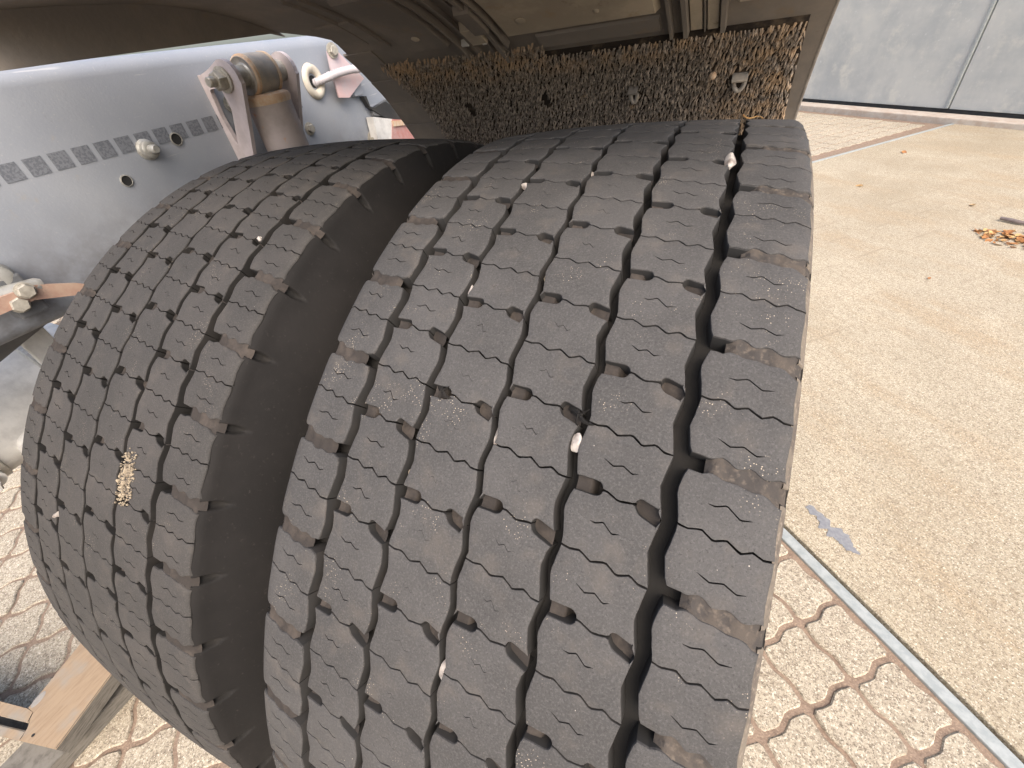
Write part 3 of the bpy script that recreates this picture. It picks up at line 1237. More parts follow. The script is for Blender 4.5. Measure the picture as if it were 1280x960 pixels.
# crusted sand on the inner tyre
P = raycyl(157, 598, r=0.4996)
nrm = Vector((0, P.y, P.z)).normalized()
ty = Vector((1, 0, 0)).cross(nrm)
bm = bmesh.new()
rr = random.Random(4)
for k in range(420):
    a, b = rr.gauss(0, 0.0065), rr.gauss(0, 0.0115)
    if abs(a) > 0.011 or abs(b) > 0.025: continue
    r = bmesh.ops.create_icosphere(bm, subdivisions=1, radius=rr.uniform(0.0003, 0.0010) * (1 if rr.random() < .85 else 1.5))
    c = P + Vector((1, 0, 0)) * a + ty * b + nrm * rr.uniform(-0.0006, 0.0003)
    for v in r['verts']:
        v.co = v.co * rr.uniform(0.8, 1.2) + c
sandm = obj('sand_crust', bm, M['stone_tan'], None)
tag(sandm, 'crust of tan sand grains stuck on a block of the inner tyre', 'sand', kind='stuff')

# ------------------------------------------------------------------ chassis rail
rail = empty('chassis_rail', (-0.70, 0, 0.355), 'long blue-grey painted steel chassis rail behind the inner tyre', 'chassis rail')
bm = bmesh.new()
X1, Z0, Z1, RR, TH = 0.0, 0.0, 0.268, 0.020, 0.009
outp = [(-0.085, Z0)]
for k in range(7):
    a = -pi / 2 + k / 6 * pi / 2
    outp.append((X1 - RR + RR * cos(a), Z0 + RR + RR * sin(a)))
for k in range(7):
    a = k / 6 * pi / 2
    outp.append((X1 - RR + RR * cos(a), Z1 - RR + RR * sin(a)))
outp.append((-0.085, Z1))
inp = [(-0.085, Z1 - TH), (-TH - 0.012, Z1 - TH), (-TH, Z1 - TH - 0.012), (-TH, Z0 + TH + 0.012), (-TH - 0.012, Z0 + TH), (-0.085, Z0 + TH)]
poly = outp + inp
prism(bm, poly, lambda u, v, t: Vector((u, t, v)), -1.6, 2.6)
bmesh.ops.recalc_face_normals(bm, faces=bm.faces)
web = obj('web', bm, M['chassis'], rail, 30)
# printed squares along the web
for k in range(-16, 8):
    y = -0.164 + k * 0.0275 + 0.275 - 0.275
    y = 0.111 + 0.0275 * k
    bm = bmesh.new()
    z = 0.1705
    s = 0.0098
    vs = [bm.verts.new((0.0006, y + dy * s * 1.05, z + dz * s)) for dy, dz in ((-1, -1), (1, -1), (1, 1), (-1, 1))]
    bm.faces.new(vs)
    obj('printed_mark', bm, M['print'], rail)


def rp(px, py, x=-0.70):
    """Point of the plane at x seen at pixel (px, py); used only to place fixings on the web."""
    d = ROT @ Vector(((px - 640) / FPX, -(py - 480) / FPX, -1))
    t = (x - CAM.x) / d.x
    P = CAM + d * t
    return P - Vector((-0.70, 0, 0.355))


bm = bmesh.new()
p = rp(183, 187)
lathe(bm, p, (1, 0, 0), [(0, 0), (0.014, 0), (0.014, 0.003), (0.0115, 0.005), (0.0115, 0.012), (0.009, 0.014), (0.006, 0.014), (0.006, 0.024), (0.0045, 0.026), (0, 0.026)], 20)
obj('stud', bm, M['zinc'], rail, 40)
for px, py, r in ((220, 174, 0.0075), (158, 226, 0.0065), (290, 156, 0.007)):
    bm = bmesh.new()
    p = rp(px, py)
    p.x = 0.0008
    lathe(bm, p, (1, 0, 0), [(0, -0.0), (r, 0.0)], 18)
    o = obj('bolt_hole', bm, M['hole'], rail)
    bm = bmesh.new()
    lathe(bm, p, (1, 0, 0), [(r * 1.02, -0.001), (r * 1.04, 0.0012), (r * 1.22, 0.0008), (r * 1.25, -0.001)], 18)
    obj('hole_lip', bm, M['zinc'], rail, 40)
for px, py, r in ((466, 174, 0.012), (387, 161, 0.008), (470, 92, 0.008)):
    bm = bmesh.new()
    p = rp(px, py)
    hexbolt(bm, p, (1, 0, 0), r, r * 0.9)
    obj('bolt', bm, M['boltpale'], rail, 35)

# ------------------------------------------------------------------ shock absorber bracket
br = empty('shock_bracket', (-0.70, 0.13, 0.47), 'pinkish grey steel bracket with two plates bolted to the chassis rail', 'bracket')


def rt(P, r, n=4):
    """Outline with rounded corners."""
    res = []
    m = len(P)
    for i in range(m):
        p0, p1, p2 = [Vector(P[(i + j - 1) % m]) for j in range(3)]
        d0, d1 = (p0 - p1).normalized(), (p2 - p1).normalized()
        for k in range(n + 1):
            t = k / n
            res.append(tuple((p1 + d0 * r * (1 - t) ** 2 + d1 * r * t * t)))
    return res


def plate(y, w_, name):
    """Tapered ear: vertical edge on the rail, rounded nose, long triangular window."""
    out = [(-0.004, -0.06), (0.034, -0.06), (0.045, 0.004), (0.092, 0.100)]
    cx, cz, r = 0.064, 0.106, 0.027
    for k in range(9):
        a = radians(-5 + 120 * k / 8)
        out.append((cx + r * cos(a), cz + r * sin(a)))
    out += [(0.034, 0.124), (0.006, 0.118), (-0.006, 0.119)]
    hole = rt([(0.017, 0.018), (0.043, 0.070), (0.040, 0.099), (0.012, 0.099), (0.009, 0.060)], 0.006)
    pts = out + hole
    n, m = len(out), len(hole)
    ed = [(k, (k + 1) % n) for k in range(n)] + [(n + k, n + (k + 1) % m) for k in range(m)]
    vo, eo, fo, _, _, _ = delaunay_2d_cdt([Vector(p) for p in pts], ed, [], 1, 1e-6)
    bm = bmesh.new()
    A = [bm.verts.new((p.x, y, p.y)) for p in vo]
    B = [bm.verts.new((p.x, y + w_, p.y)) for p in vo]
    for f in fo:
        c = (sum(vo[i].x for i in f) / 3, sum(vo[i].y for i in f) / 3)
        if inside(c, hole) or not inside(c, out): continue
        bm.faces.new([A[i] for i in f])
        bm.faces.new([B[i] for i in f][::-1])
    be = [e for e in bm.edges if len(e.link_faces) == 1 and e.verts[0].co.y < y + w_ / 2]
    r = bmesh.ops.extrude_edge_only(bm, edges=be)
    for v in [x for x in r['geom'] if isinstance(x, bmesh.types.BMVert)]:
        v.co.y = y + w_
    bmesh.ops.remove_doubles(bm, verts=bm.verts, dist=1e-6)
    bmesh.ops.recalc_face_normals(bm, faces=bm.faces)
    return obj(name, bm, M['bracket'], br)


plate(0.0, 0.007, 'bracket_plate')
plate(0.112, 0.007, 'bracket_plate')
bm = bmesh.new()
box(bm, (0.003, 0.052, 0.03), (0.005, 0.094, 0.15), None, 0.001)
obj('back_plate', bm, M['chassis'], br)
bm = bmesh.new()
for zz in (0.075, -0.02):
    hexbolt(bm, (0.006, 0.03, zz), (1, 0, 0), 0.009, 0.008)
obj('bolt', bm, M['zinc'], br, 35)

# ------------------------------------------------------------------ shock absorber
EX, EZ = 0.058, 0.108
shock = empty('shock_absorber', (-0.70 + EX, 0.13, 0.47 + EZ), 'rust-stained shock absorber with round top eye held in the pinkish bracket', 'shock absorber')
bm = bmesh.new()
hexbolt(bm, (0, -0.001, 0), (0, -1, 0), 0.0135, 0.013, 1.3, 0.012)
obj('eye_bolt', bm, M['boltpale'], shock, 35)
bm = bmesh.new()
lathe(bm, (0, 0.007, 0), (0, 1, 0), [(0, 0), (0.0155, 0), (0.0155, 0.030), (0.018, 0.032), (0.018, 0.07), (0.0155, 0.072), (0.0155, 0.105), (0, 0.105)], 24)
obj('sleeve', bm, M['zinc'], shock, 40)
bm = bmesh.new()
lathe(bm, (0, 0.036, 0), (0, 1, 0), [(0.017, 0.003), (0.023, 0.002), (0.0255, 0.0), (0.028, 0.003), (0.0285, 0.026), (0.028, 0.050), (0.0255, 0.053), (0.023, 0.051), (0.017, 0.05)], 32)
obj('eye_ring', bm, M['rusty'], shock, 40)
bm = bmesh.new()
lathe(bm, (0, 0.0375, 0), (0, 1, 0), [(0.0262, -0.001), (0.0287, 0.001), (0.0290, 0.006), (0.0262, 0.006)], 32)
obj('eye_rim', bm, M['orange_rust'], shock, 40)
bm = bmesh.new()
lathe(bm, (0, 0.0815, 0), (0, 1, 0), [(0.0262, 0), (0.0290, 0), (0.0287, 0.005), (0.0262, 0.007)], 32)
obj('eye_rim', bm, M['orange_rust'], shock, 40)
ax = Vector((-0.01, 0.030, -1)).normalized()
SB = Vector((0, 0.062, 0.008))
bm = bmesh.new()
lathe(bm, SB, ax, [(0.013, 0.02), (0.018, 0.036)], 20)
obj('neck', bm, M['rusty'], shock, 40)
bm = bmesh.new()
lathe(bm, SB, ax, [(0.0, 0.034), (0.030, 0.033), (0.0365, 0.036), (0.0385, 0.042), (0.0370, 0.048)], 36)
obj('cap_rim', bm, M['orange_rust'], shock, 40)
bm = bmesh.new()
lathe(bm, SB, ax, [(0.0362, 0.046), (0.0362, 0.30), (0.035, 0.302), (0.031, 0.302), (0.031, 0.60), (0, 0.60)], 36)
obj('dust_tube', bm, M['tube'], shock, 40)

# ------------------------------------------------------------------ cable grommet, conduit, small plates on the rail
gp = rp(391, 102) + Vector((-0.70, 0, 0.355))
gr = empty('cable_grommet', gp, 'pale oval grommet in the chassis rail where the grey conduit enters', 'grommet')
bm = bmesh.new()
lathe(bm, (0.0, 0, 0), (1, 0, 0), [(0.0115, 0.001), (0.0135, 0.006), (0.0185, 0.0085), (0.0235, 0.007), (0.0255, 0.001)], 28)
for v in bm.verts:
    v.co.z *= 1.2
obj('ring', bm, M['grommet'], gr, 60)
bm = bmesh.new()
lathe(bm, (0, 0, 0), (1, 0, 0), [(0, 0.0007), (0.0105, 0.0007)], 20)
obj('opening', bm, M['hole'], gr)

cps = [gp + Vector(v) for v in ((-0.01, -0.0, -0.004), (0.012, 0.012, 0.0), (0.03, 0.04, 0.006), (0.04, 0.08, 0.008), (0.046, 0.125, 0.004), (0.05, 0.165, -0.012))]
fine = []
for i in range(len(cps) - 1):
    p0, p1, p2, p3 = cps[max(i - 1, 0)], cps[i], cps[i + 1], cps[min(i + 2, len(cps) - 1)]
    for k in range(14):
        t = k / 14
        fine.append(0.5 * ((2 * p1) + (p2 - p0) * t + (2 * p0 - 5 * p1 + 4 * p2 - p3) * t * t + (3 * p1 - p0 - 3 * p2 + p3) * t ** 3))
bm = bmesh.new()
tube(bm, fine, lambda t: 0.0072 + 0.0007 * (1 if int(t * 69) % 2 else -1), 12)
cd = obj('conduit', bm, M['conduit'], None, 60)
tag(cd, 'light grey ribbed conduit curving from the rail grommet towards the mudguard', 'conduit')

bk = empty('hanger_plate', (-0.70, 0.44, 0.54), 'pale pink steel plate standing off the chassis rail behind the conduit', 'plate')
bm = bmesh.new()
P5 = [(425, 92), (433, 60), (447, 70), (462, 104), (440, 126), (428, 126)]
P5 = [(413, 84), (409, 64), (419, 61), (455, 98), (437, 122), (424, 122)]
ptsW = [rp(px, py, -0.680) + Vector((-0.70, 0, 0.355)) - Vector((-0.70, 0.44, 0.54)) for px, py in P5]
va = [bm.verts.new(p) for p in ptsW]
vb = [bm.verts.new(p + Vector((-0.006, 0.003, 0))) for p in ptsW]
bm.faces.new(va)
bm.faces.new(vb[::-1])
for k in range(len(va)):
    bm.faces.new((va[k], vb[k], vb[(k + 1) % len(va)], va[(k + 1) % len(va)]))
bmesh.ops.recalc_face_normals(bm, faces=bm.faces)
obj('plate', bm, M['pinkplate'], bk)
bm = bmesh.new()
hexbolt(bm, ptsW[1] + Vector((0.002, 0.012, 0.0)), (1, -0.2, 0), 0.009, 0.008)
obj('bolt', bm, M['boltpale'], bk, 35)
bm = bmesh.new()
box(bm, ((ptsW[3] + ptsW[4]) / 2 + Vector((-0.018, 0.01, 0.0))), (0.022, 0.03, 0.03), None, 0.002)
obj('stand_off', bm, M['chassis'], bk)

# cross member and valve beyond, seen past the rail end of the mudguard
cm = empty('cross_bracket', (-0.70, 0.64, 0.44), 'dark notched bracket on the rail beside the mudguard edge', 'bracket')


def slabpix(px, x, thick_, mat, parent, name, bevel=0.0):
    o = Vector(parent.location)
    ptsW = [rp(a, b, x) + Vector((-0.70, 0, 0.355)) - o for a, b in px]
    bm = bmesh.new()
    va = [bm.verts.new(p) for p in ptsW]
    vb = [bm.verts.new(p + Vector((-thick_, 0, 0))) for p in ptsW]
    bm.faces.new(va)
    bm.faces.new(vb[::-1])
    for k in range(len(va)):
        bm.faces.new((va[k], vb[k], vb[(k + 1) % len(va)], va[(k + 1) % len(va)]))
    bmesh.ops.recalc_face_normals(bm, faces=bm.faces)
    return obj(name, bm, M[mat], parent)


slabpix([(454, 120), (458, 120), (463, 133), (468, 135), (476, 130), (482, 127), (520, 152), (520, 170), (470, 140), (462, 134)], -0.684, 0.012, 'black', cm, 'dark_edge')
slabpix([(466, 136), (478, 128), (484, 124), (512, 148), (505, 150), (485, 146), (468, 144)], -0.687, 0.01, 'darkgrey', cm, 'bracket_plate')
vx = empty('valve_box', (-0.69, 0.66, 0.40), 'dirty red and silver box low on the rail, just above the inner tyre', 'valve')
slabpix([(466, 146), (492, 149), (492, 176), (473, 176)], -0.676, 0.02, 'silver', vx, 'cover')
slabpix([(490, 149), (512, 150), (530, 178), (490, 178)], -0.675, 0.02, 'redbox', vx, 'body')
slabpix([(491, 151), (504, 150), (509, 156), (493, 158)], -0.671, 0.006, 'orange_rust', vx, 'label_plate')

# ------------------------------------------------------------------ flat bar and bolts at the left end of the rail
bar = empty('flat_bar', (-0.66, -0.24, 0.40), 'red oxide flat bar bolted across the lower chassis rail at the far left', 'bar')
bm = bmesh.new()
BP = [(-12, 374, 396), (0, 372, 394), (44, 356, 375), (96, 354, 369), (107, 355, 362)]
prev = None
for px, ya, yb in BP:
    a = rp(px, ya, -0.655) + Vector((-0.70, 0, 0.355)) - Vector(bar.location)
    b = rp(px, yb, -0.655) + Vector((-0.70, 0, 0.355)) - Vector(bar.location)
    cur = [bm.verts.new(a), bm.verts.new(b), bm.verts.new(b - Vector((0.008, 0, 0))), bm.verts.new(a - Vector((0.008, 0, 0)))]
    if prev:
        for k in range(4):
            bm.faces.new((prev[k], prev[(k + 1) % 4], cur[(k + 1) % 4], cur[k]))
    else:
        bm.faces.new(cur)
    prev = cur
bm.faces.new(prev[::-1])
bmesh.ops.recalc_face_normals(bm, faces=bm.faces)
obj('strap', bm, M['bar'], bar)
for px, py, r, xx in ((31, 363, 0.0085, -0.653), (23, 380, 0.009, -0.66)):
    bm = bmesh.new()
    hexbolt(bm, rp(px, py, xx) + Vector((-0.70, 0, 0.355)) - Vector(bar.location), (1, -0.1, 0), r, r * 0.9, 1.15)
    obj('bolt', bm, M['boltpale'], bar, 35)
bm = bmesh.new()
c = rp(3, 347, -0.67) + Vector((-0.70, 0, 0.355)) - Vector(bar.location)
lathe(bm, c - Vector((0.03, 0, 0)), (1, -0.1, 0), [(0.017, 0), (0.017, 0.022), (0.014, 0.028), (0.009, 0.030), (0, 0.030)], 24)
obj('round_cap', bm, M['zinc'], bar, 40)
bm = bmesh.new()
lathe(bm, rp(8, 368, -0.67) + Vector((-0.70, 0, 0.355)) - Vector(bar.location), (0.2, 1, -0.1), [(0, -0.05), (0.010, -0.05), (0.010, 0.03), (0.007, 0.035), (0, 0.035)], 16)
obj('spacer', bm, M['zinc'], bar, 40)
bm = bmesh.new()
c = (rp(20, 369, -0.685) + Vector((-0.70, 0, 0.355)) - Vector(bar.location))
box(bm, c, (0.03, 0.03, 0.05), None, 0.003)
obj('stand_off', bm, M['darkgrey'], bar)


# silver painted tank and fittings below the rail
tk = empty('air_tank', (-0.93, -0.28, 0.10), 'silver painted tank with strap, boss and hose below the chassis rail, at the left edge', 'tank')
bm = bmesh.new()
lathe(bm, (0.0, -0.30, 0.115), (0, 1, 0), [(0, 0), (0.05, 0.008), (0.08, 0.03), (0.09, 0.06), (0.09, 0.36), (0.08, 0.39), (0.05, 0.41), (0, 0.42)], 40)
obj('shell', bm, M['silver'], tk, 40)
for yy in (-0.12, 0.02):
    bm = bmesh.new()
    lathe(bm, (0.0, yy, 0.115), (0, 1, 0), [(0.0905, 0), (0.094, 0.002), (0.094, 0.018), (0.0905, 0.02)], 40)
    obj('strap', bm, M['zinc'], tk, 40)
bm = bmesh.new()
lathe(bm, (0.075, -0.05, 0.075), (1, -0.2, -0.4), [(0.026, 0), (0.026, 0.02), (0.018, 0.022), (0.018, 0.045), (0, 0.045)], 20)
obj('drain_boss', bm, M['silver'], tk, 35)
bm = bmesh.new()
hexbolt(bm, (0.07, -0.13, 0.055), (1, -0.3, -0.4), 0.015, 0.018)
obj('bolt', bm, M['silver'], tk, 35)
bm = bmesh.new()
tube(bm, [(0.06, -0.20, 0.20), (0.09, -0.10, 0.205), (0.11, -0.02, 0.225), (0.12, 0.10, 0.26)], 0.018, 14)
obj('hose', bm, M['darkgrey'], tk, 60)
bm = bmesh.new()
box(bm, (0.115, 0.035, 0.185), (0.010, 0.035, 0.20), None, 0.002)
obj('post', bm, M['silver'], tk)
axl = empty('axle_beam', (-1.1, 0, 0.0), 'dark brown axle beam behind the inner tyre at the left edge', 'axle')
bm = bmesh.new()
lathe(bm, (-0.6, 0, 0.0), (1, 0, 0), [(0, 0), (0.075, 0), (0.085, 0.3), (0.16, 0.45), (0.19, 0.6), (0.16, 0.75), (0.085, 0.9), (0.075, 1.35), (0.0, 1.35)], 32)
obj('beam', bm, M['brownground'], axl, 40)

# ------------------------------------------------------------------ mudguard
XL, XR, RG = -0.595, 0.173, 0.662
mg = empty('mudguard', (-0.187, 0.0, 0.62), 'dusty dark plastic mudguard arching over both tyres with a bristly spray mat', 'mudguard')


def gprof():
    P = [(-0.165, 0.655), (-0.12, 0.660), (-0.06, 0.662), (0.0, 0.662)]
    for k in range(1, 65):
        a = radians(k * 1.5)
        P.append((RG * sin(a), RG * cos(a)))
    return P


GP = gprof()


def xl(i):
    """Inner edge of the mudguard: cut back where the flat roof meets the arc."""
    y, z = GP[i]
    a = math.degrees(atan2(y, z))
    return pl([(0, -0.595), (19.4, -0.595), (22.6, -0.546), (24.2, -0.532), (35.3, -0.574), (45.7, -0.594), (50.6, -0.600), (60, -0.603)], a) if y > 0 else -0.595


def gpt(a, x, off=0.0):
    """Point at arc angle a (deg, away from the camera), inward offset off."""
    r = RG - off
    a = radians(a)
    return Vector((x, r * sin(a), r * cos(a)))


O = Vector(mg.location)
bm = bmesh.new()
nx = 24
th_ = 0.005
rows = []
for i, (y, z) in enumerate(GP):
    n_ = Vector((0, y, z)).normalized() if i > 3 else Vector((0, 0, 1))
    x0_ = xl(i)
    inn = [bm.verts.new(Vector((x0_ + (XR - x0_) * k / nx, y, z)) - O) for k in range(nx + 1)]
    out = [bm.verts.new(Vector((x0_ + (XR - x0_) * k / nx, y, z)) + n_ * th_ - O) for k in range(nx + 1)]
    rows.append((inn, out))
for (a, b), (c, d) in zip(rows, rows[1:]):
    for k in range(nx):
        bm.faces.new((a[k], a[k + 1], c[k + 1], c[k]))
        bm.faces.new((b[k + 1], b[k], d[k], d[k + 1]))
    bm.faces.new((a[0], c[0], d[0], b[0]))
    bm.faces.new((a[nx], b[nx], d[nx], c[nx]))
for k in range(nx):
    a, b = rows[0]
    bm.faces.new((a[k + 1], a[k], b[k], b[k + 1]))
    a, b = rows[-1]
    bm.faces.new((a[k], a[k + 1], b[k + 1], b[k]))
obj('shell', bm, M['guard'], mg, 30)
for xx, nm in ((XL, 'edge_rim'), (XR, 'edge_rim')):
    bm = bmesh.new()
    tube(bm, [Vector((xl(i) if xx < 0 else xx, y, z)) + Vector((0, y, z)).normalized() * 0.003 - O for i, (y, z) in enumerate(GP)], 0.0036 if xx > 0 else 0.0025, 8)
    obj(nm, bm, M['rim'], mg, 60)


def arcbox(a0, a1, x0, x1, h, mat, name, bev=0.003, na=6, base=-0.001, x0b=None, x1b=None):
    """Raised plate on the inner face between two arc angles."""
    bm = bmesh.new()
    x0b = x0 if x0b is None else x0b
    x1b = x1 if x1b is None else x1b
    L = []
    for i in range(na + 1):
        t = i / na
        a = a0 + (a1 - a0) * t
        e = bev if i in (0, na) else 0
        xa, xb = x0 + (x0b - x0) * t, x1 + (x1b - x1) * t
        da = math.degrees(bev / RG) * (1 if i == 0 else -1 if i == na else 0)
        L.append([bm.verts.new(gpt(a, xa, base) - O), bm.verts.new(gpt(a + da, xa + bev, h) - O), bm.verts.new(gpt(a + da, xb - bev, h) - O), bm.verts.new(gpt(a, xb, base) - O)])
    for p, q_ in zip(L, L[1:]):
        for k in range(3):
            bm.faces.new((p[k], p[k + 1], q_[k + 1], q_[k]))
    bm.faces.new(L[0][::-1])
    bm.faces.new(L[-1])
    bmesh.ops.recalc_face_normals(bm, faces=bm.faces)
    return obj(name, bm, M[mat], mg, 40)


# downturned inner flange of the roof
bm = bmesh.new()
prism(bm, [(-0.165, 0.614), (0.05, 0.6195), (0.212, 0.6235), (0.236, 0.6185), (0.215, 0.63), (0.19, 0.64), (0.10, 0.68), (0.0, 0.70), (-0.165, 0.70)],
      lambda u, v, t: Vector((t, u, v)) - O, -0.599, -0.594)
bmesh.ops.recalc_face_normals(bm, faces=bm.faces)
obj('flange', bm, M['guard'], mg)
# raised panels and ribs on the roof part
arcbox(14, 29.2, -0.245, -0.024, 0.008, 'guardpanel', 'roof_panel', 0.006)
arcbox(14, 29.6, 0.062, 0.150, 0.008, 'guardpanel', 'roof_panel', 0.006)
arcbox(14, 29.3, -0.425, -0.340, 0.008, 'guard', 'roof_panel', 0.005)
arcbox(30.2, 32.9, -0.205, -0.026, 0.004, 'guard', 'rib', 0.002)
for x0, x1, hh, a1 in ((-0.478, -0.474, 0.004, 26), (-0.452, -0.448, 0.004, 26), (-0.331, -0.325, 0.009, 34), (-0.312, -0.304, 0.006, 34), (-0.286, -0.280, 0.005, 33.5), (-0.270, -0.262, 0.010, 34.2), (-0.254, -0.249, 0.010, 31),
                       (-0.017, -0.011, 0.009, 34), (0.001, 0.009, 0.010, 34), (0.027, 0.030, 0.005, 34), (0.047, 0.055, 0.009, 34)):
    arcbox(12, a1, x0, x1, hh, 'guard', 'rib', 0.0012)
arcbox(25.2, 29.0, -0.301, -0.272, 0.012, 'guardpanel', 'clip', 0.002)
arcbox(21, 26.6, -0.282, -0.256, 0.014, 'guard', 'clip', 0.002)
arcbox(24.5, 33.8, 0.031, 0.046, 0.0035, 'guardpanel', 'rib', 0.001)
arcbox(20, 33.6, 0.010, 0.026, 0.0030, 'guardpanel', 'rib', 0.001)
for a, x, r in ((25.8, -0.382, 0.0065), (25.8, -0.205, 0.008), (26.4, -0.10, 0.004)):
    bm2 = bmesh.new()
    c = gpt(a, x, 0.0075) - O
    lathe(bm2, c, gpt(a, 0, 0) * -1, [(r, 0), (r, 0.0015), (r * 0.6, 0.0028), (0, 0.003)], 16)
    obj('rivet', bm2, M['guardpanel'], mg, 40)
arcbox(29.0, 29.5, -0.323, -0.310, 0.008, 'silver', 'bright_clip', 0.0005, 2)
arcbox(28.6, 28.9, -0.282, -0.275, 0.013, 'silver', 'bright_clip', 0.0003, 2)
# overlapping plates of the inner border
arcbox(20.2, 27.6, -0.528, -0.445, 0.003, 'guard', 'border_plate', 0.001)
arcbox(28.0, 35.2, -0.556, -0.492, 0.0022, 'guard', 'border_plate', 0.001, x0b=-0.572, x1b=-0.503)
arcbox(35.6, 41.2, -0.574, -0.503, 0.0026, 'guard', 'border_plate', 0.001, x0b=-0.583, x1b=-0.503)
arcbox(41.5, 47.0, -0.585, -0.503, 0.0022, 'guard', 'border_plate', 0.001, x0b=-0.592, x1b=-0.503)
arcbox(47.3, 62, -0.593, -0.503, 0.0026, 'guard', 'border_plate', 0.001)

# spray suppression mat
MA0, MA1 = 34.0, 80.0
mat_root = arcbox(MA0, MA1, -0.500, 0.150, 0.006, 'backing', 'spray_mat', 0.001, 20, x0b=-0.498, x1b=0.170)
bm = bmesh.new()
rr = random.Random(11)


def spike(P, tang, nrm, L, wd, out_):
    """Short tapering bent bristle."""
    side = tang.cross(nrm).normalized()
    side = (side + tang * rr.uniform(-0.5, 0.5)).normalized()
    prev = None
    for i, (t, s) in enumerate(((0, 1.0), (0.5, 0.9), (1.0, 0.28))):
        c = P + tang * (L * t) + nrm * (out_ * sin(t * 1.9))
        wv = wd * s
        cur = [bm.verts.new(c + side * wv), bm.verts.new(c + nrm * wv * 0.9), bm.verts.new(c - side * wv)]
        if prev:
            for k in range(3):
                bm.faces.new((prev[k], prev[(k + 1) % 3], cur[(k + 1) % 3], cur[k]))
        prev = cur
    bm.faces.new(prev)


BARE = [(43.7, -0.400, 0.008, 2.0), (43.6, -0.236, 0.009, 2.0), (43.4, -0.079, 0.012, 1.9), (42.8, 0.081, 0.017, 2.3)]
step = 0.0043
na_ = int(radians(MA1 - MA0 - 18) * RG / step)
for i in range(-11, na_):
    a = MA0 + 0.3 + math.degrees(i * step / RG)
    for j in range(int(0.68 / step)):
        x = -0.502 + j * step + rr.uniform(-0.0022, 0.0022)
        t = (a - MA0) / (MA1 - MA0)
        xr = 0.150 + 0.022 * t
        if x > xr - 0.002: continue
        if i < 0 and (x > -0.215 + 0.02 * rr.random() or a < 30.4 + 3 * (x + 0.49) + 1.2 * rr.random()): continue
        if any(((a - ca) / ha) ** 2 + ((x - cx) / hx) ** 2 < rr.uniform(0.7, 1.1) for ca, cx, hx, ha in BARE): continue
        aa = a + rr.uniform(-0.2, 0.2)
        P = gpt(aa, x, 0.005) - O
        n_ = -gpt(aa, 0, 0).normalized()
        tg = Vector((0, cos(radians(aa)), -sin(radians(aa))))
        tg = (tg + Vector((rr.gauss(-0.35, 0.45), 0, 0)) + n_ * rr.uniform(0.0, 0.8)).normalized()
        spike(P, tg, n_, rr.uniform(0.0045, 0.0095), rr.uniform(0.0010, 0.0017), rr.uniform(0.0015, 0.006))
bmesh.ops.recalc_face_normals(bm, faces=bm.faces)
bris = obj('bristles', bm, M['fibre'], mat_root)
bris['kind'] = 'stuff'
bris.location = (0, 0, 0)
# hooks and straps in the bare spots of the mat
for ca, cx, hx, ha in BARE[2:]:
    bm = bmesh.new()
    box(bm, (0, 0, 0), (hx * 1.3, 0.004, 0.022), Matrix.Rotation(radians(-ca) + pi / 2 * 0, 3, 'X'), 0.001)
    c = gpt(ca - 0.8, cx, 0.0085) - O
    bmesh.ops.translate(bm, verts=bm.verts, vec=c)
    obj('hook_plate', bm, M['rusty'] if cx > 0 else M['guard'], mat_root)
    bm = bmesh.new()
    pts = []
    for k in range(13):
        th = pi * k / 12
        c = gpt(ca + 0.2 + 1.1 * sin(th) * 1.0, cx + cos(th) * hx * 0.45, 0.010 + 0.006 * sin(th)) - O
        pts.append(c)
    tube(bm, pts, 0.0033, 8)
    obj('hook', bm, M['rusty'], mat_root, 60)
bm = bmesh.new()
pts = [gpt(49.2 + 1.1 * k / 6, 0.095 + 0.032 * k / 6, 0.014 + 0.004 * sin(k)) - O for k in range(7)]
tube(bm, pts, lambda t: 0.0016 - 0.0008 * t, 6)
obj('straw', bm, M['leaf2'], mat_root, 60)
bm = bmesh.new()
bmesh.ops.create_icosphere(bm, subdivisions=2, radius=0.0055)
bmesh.ops.translate(bm, verts=bm.verts, vec=gpt(41.0, 0.043, 0.014) - O)
obj('mud_lump', bm, M['orange_rust'], mat_root, 60)

# ------------------------------------------------------------------ wooden pallet corner at the lower left
PRZ = radians(15.0)
pal = empty('wooden_pallet', (-0.931, -0.687, GZ), 'corner of a weathered wooden pallet behind the inner tyre at lower left', 'pallet')
pal.rotation_euler.z = PRZ


def board(name, poly, z0, z1, mat, rz=0.0, bev=0.002):
    bm = bmesh.new()
    prism(bm, poly, lambda u, v, t: Vector((u, v, t)), z0, z1, 0, bev)
    bmesh.ops.recalc_face_normals(bm, faces=bm.faces)
    for f in bm.faces:
        if f.normal.z < 0.5: f.material_index = 1
    o = obj(name, bm, [M[mat], M['greywood']], pal)
    o.rotation_euler.z = rz
    return o


board('deck_board', [(0, 0.0), (0, 1.0), (-0.165, 1.0), (-0.1415, 0.0475), (-0.118, 0.047), (-0.100, 0.020), (-0.098, 0.0)], 0.060, 0.100, 'wood')
board('deck_board', [(-0.1425, 0.0485), (-0.62, 0.062), (-0.62, 0.034), (-0.112, 0.0275), (-0.120, 0.047)], 0.066, 0.0995, 'wood')
board('deck_board', [(-0.099, 0.0), (-0.101, 0.016), (-0.62, 0.018), (-0.62, 0.0)], 0.058, 0.0985, 'wood')
board('stringer', [(-0.022, 0.02), (-0.022, 0.98), (-0.11, 0.98), (-0.11, 0.02)], 0.040, 0.0605, 'greywood')
board('bearer', [(-0.050, 0.004), (-0.050, 0.052), (-0.62, 0.052), (-0.62, 0.004)], 0.001, 0.0585, 'greywood')
board('bottom_board', [(-0.036, -0.3), (-0.036, 0.95), (-0.15, 0.95), (-0.15, -0.3)], 0.0, 0.040, 'greywood', -PRZ)
bm = bmesh.new()
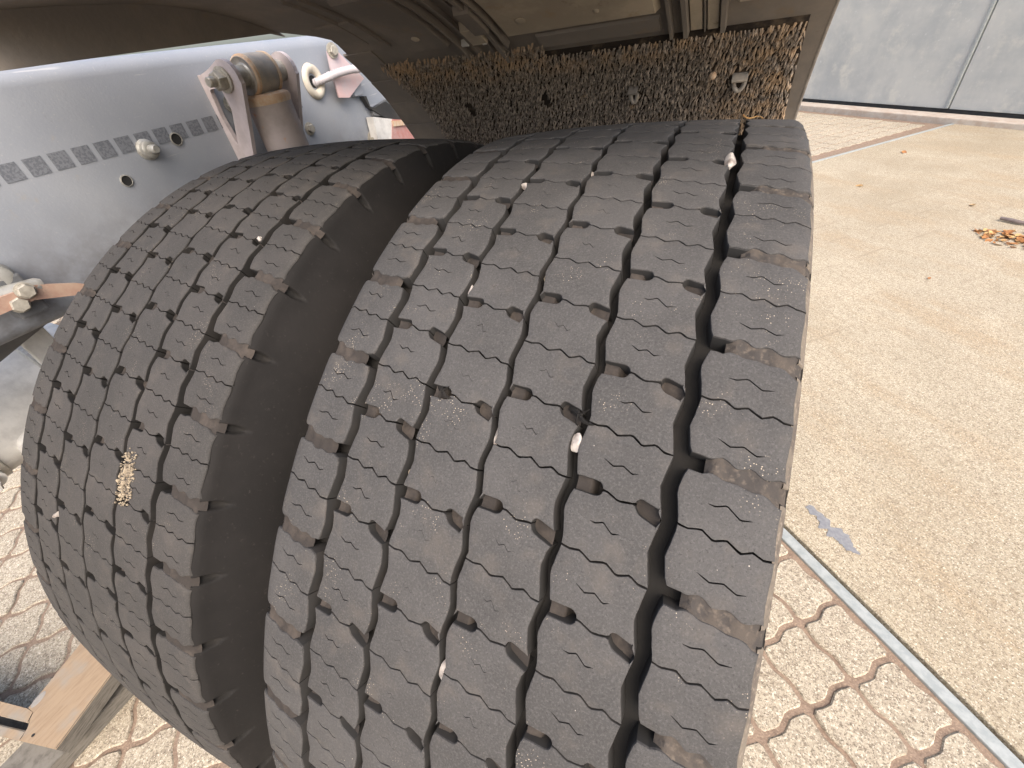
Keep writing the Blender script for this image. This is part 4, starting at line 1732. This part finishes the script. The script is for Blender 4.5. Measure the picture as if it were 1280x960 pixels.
lathe(bm, (-0.132, 0.066, 0.1), (0, 0, 1), [(0, 0.0006), (0.006, 0.0007), (0.009, 0.0002)], 18)
for v in bm.verts:
    v.co.y = 0.066 + (v.co.y - 0.066) * 1.7
obj('knot', bm, M['rusty'], pal)
bm = bmesh.new()
lathe(bm, (-0.075, 0.012, 0.1), (0, 0, 1), [(0.003, 0.0), (0.003, 0.001), (0, 0.001)], 10)
obj('nail', bm, M['hole'], pal)

# ------------------------------------------------------------------ litter on the slab
bm = bmesh.new()
rr = random.Random(5)


def leaf(bm, c, L, ang, tilt, mi):
    x = Vector((cos(ang), sin(ang), tilt * 0.5)).normalized()
    y = Vector((-sin(ang), cos(ang), tilt)).normalized()
    wd = L * 0.3
    ring = [c - x * L * .5, c - x * L * .2 - y * wd, c + x * L * .2 - y * wd * .8, c + x * L * .5, c + x * L * .2 + y * wd * .8, c - x * L * .2 + y * wd]
    mid1 = c - x * L * .15 + Vector((0, 0, -L * .12))
    vs = [bm.verts.new(p) for p in ring]
    m = bm.verts.new(mid1)
    for k in range(6):
        bm.faces.new((vs[k], vs[(k + 1) % 6], m)).material_index = mi


LA, LB = -0.70, 2.66
for k in range(240):
    a, b = rr.uniform(-0.18, 0.30), rr.gauss(0, 0.06)
    if abs(b) > 0.13 * min(1, (a + 0.19) / 0.15): continue
    P = ab2w(LA + a * 0.8 - b * 0.3, LB + b + a * 0.15) + Vector((0, 0, 0.002 + rr.random() * 0.007))
    leaf(bm, P, rr.uniform(0.018, 0.042), rr.uniform(0, 6.3), rr.uniform(-.6, .6), 1 if rr.random() < .35 else 0)
lit = obj('leaf_litter', bm, [M['leaf'], M['leaf2']], None)
tag(lit, 'patch of dry orange-brown leaves lying on the concrete at the right edge', 'leaves', kind='stuff')
bm = bmesh.new()
A_, B_ = Vector((1.40, 2.615, GZ + 0.014)), Vector((1.62, 2.45, GZ + 0.012))
tube(bm, [A_.lerp(B_, k / 8) + Vector((0.004 * sin(k * 2.1), 0.004 * cos(k * 1.7), 0)) for k in range(9)], lambda t: 0.008 + 0.002 * sin(t * 9), 9)
st = obj('stick', bm, M['stick'], None, 50)
tag(st, 'grey stick lying on the concrete beside the leaf patch', 'stick')
for px, py, L, mi, lab in ((1215, 257, 0.05, 'leaf2', 'single yellowish leaf on the concrete above the leaf patch'),
                           (1130, 191, 0.06, 'leaf', 'single brown leaf on the concrete near the far edging strip'),
                           (1074, 233, 0.05, 'leaf2', 'pale leaf on the concrete right of the outer tyre top'),
                           (1161, 349, 0.018, 'leaf', 'tiny dark leaf scrap in the middle of the concrete')):
    d = ROT @ Vector(((px - 640) / FPX, -(py - 480) / FPX, -1))
    t = (GZ - CAM.z) / d.z
    bm = bmesh.new()
    leaf(bm, Vector((0, 0, 0.006)), L, rr.uniform(0, 6), 0.3, 0)
    o = obj('leaf', bm, M[mi], None, None, CAM + d * t)
    tag(o, lab, 'leaf', 'leaves scattered on the concrete')
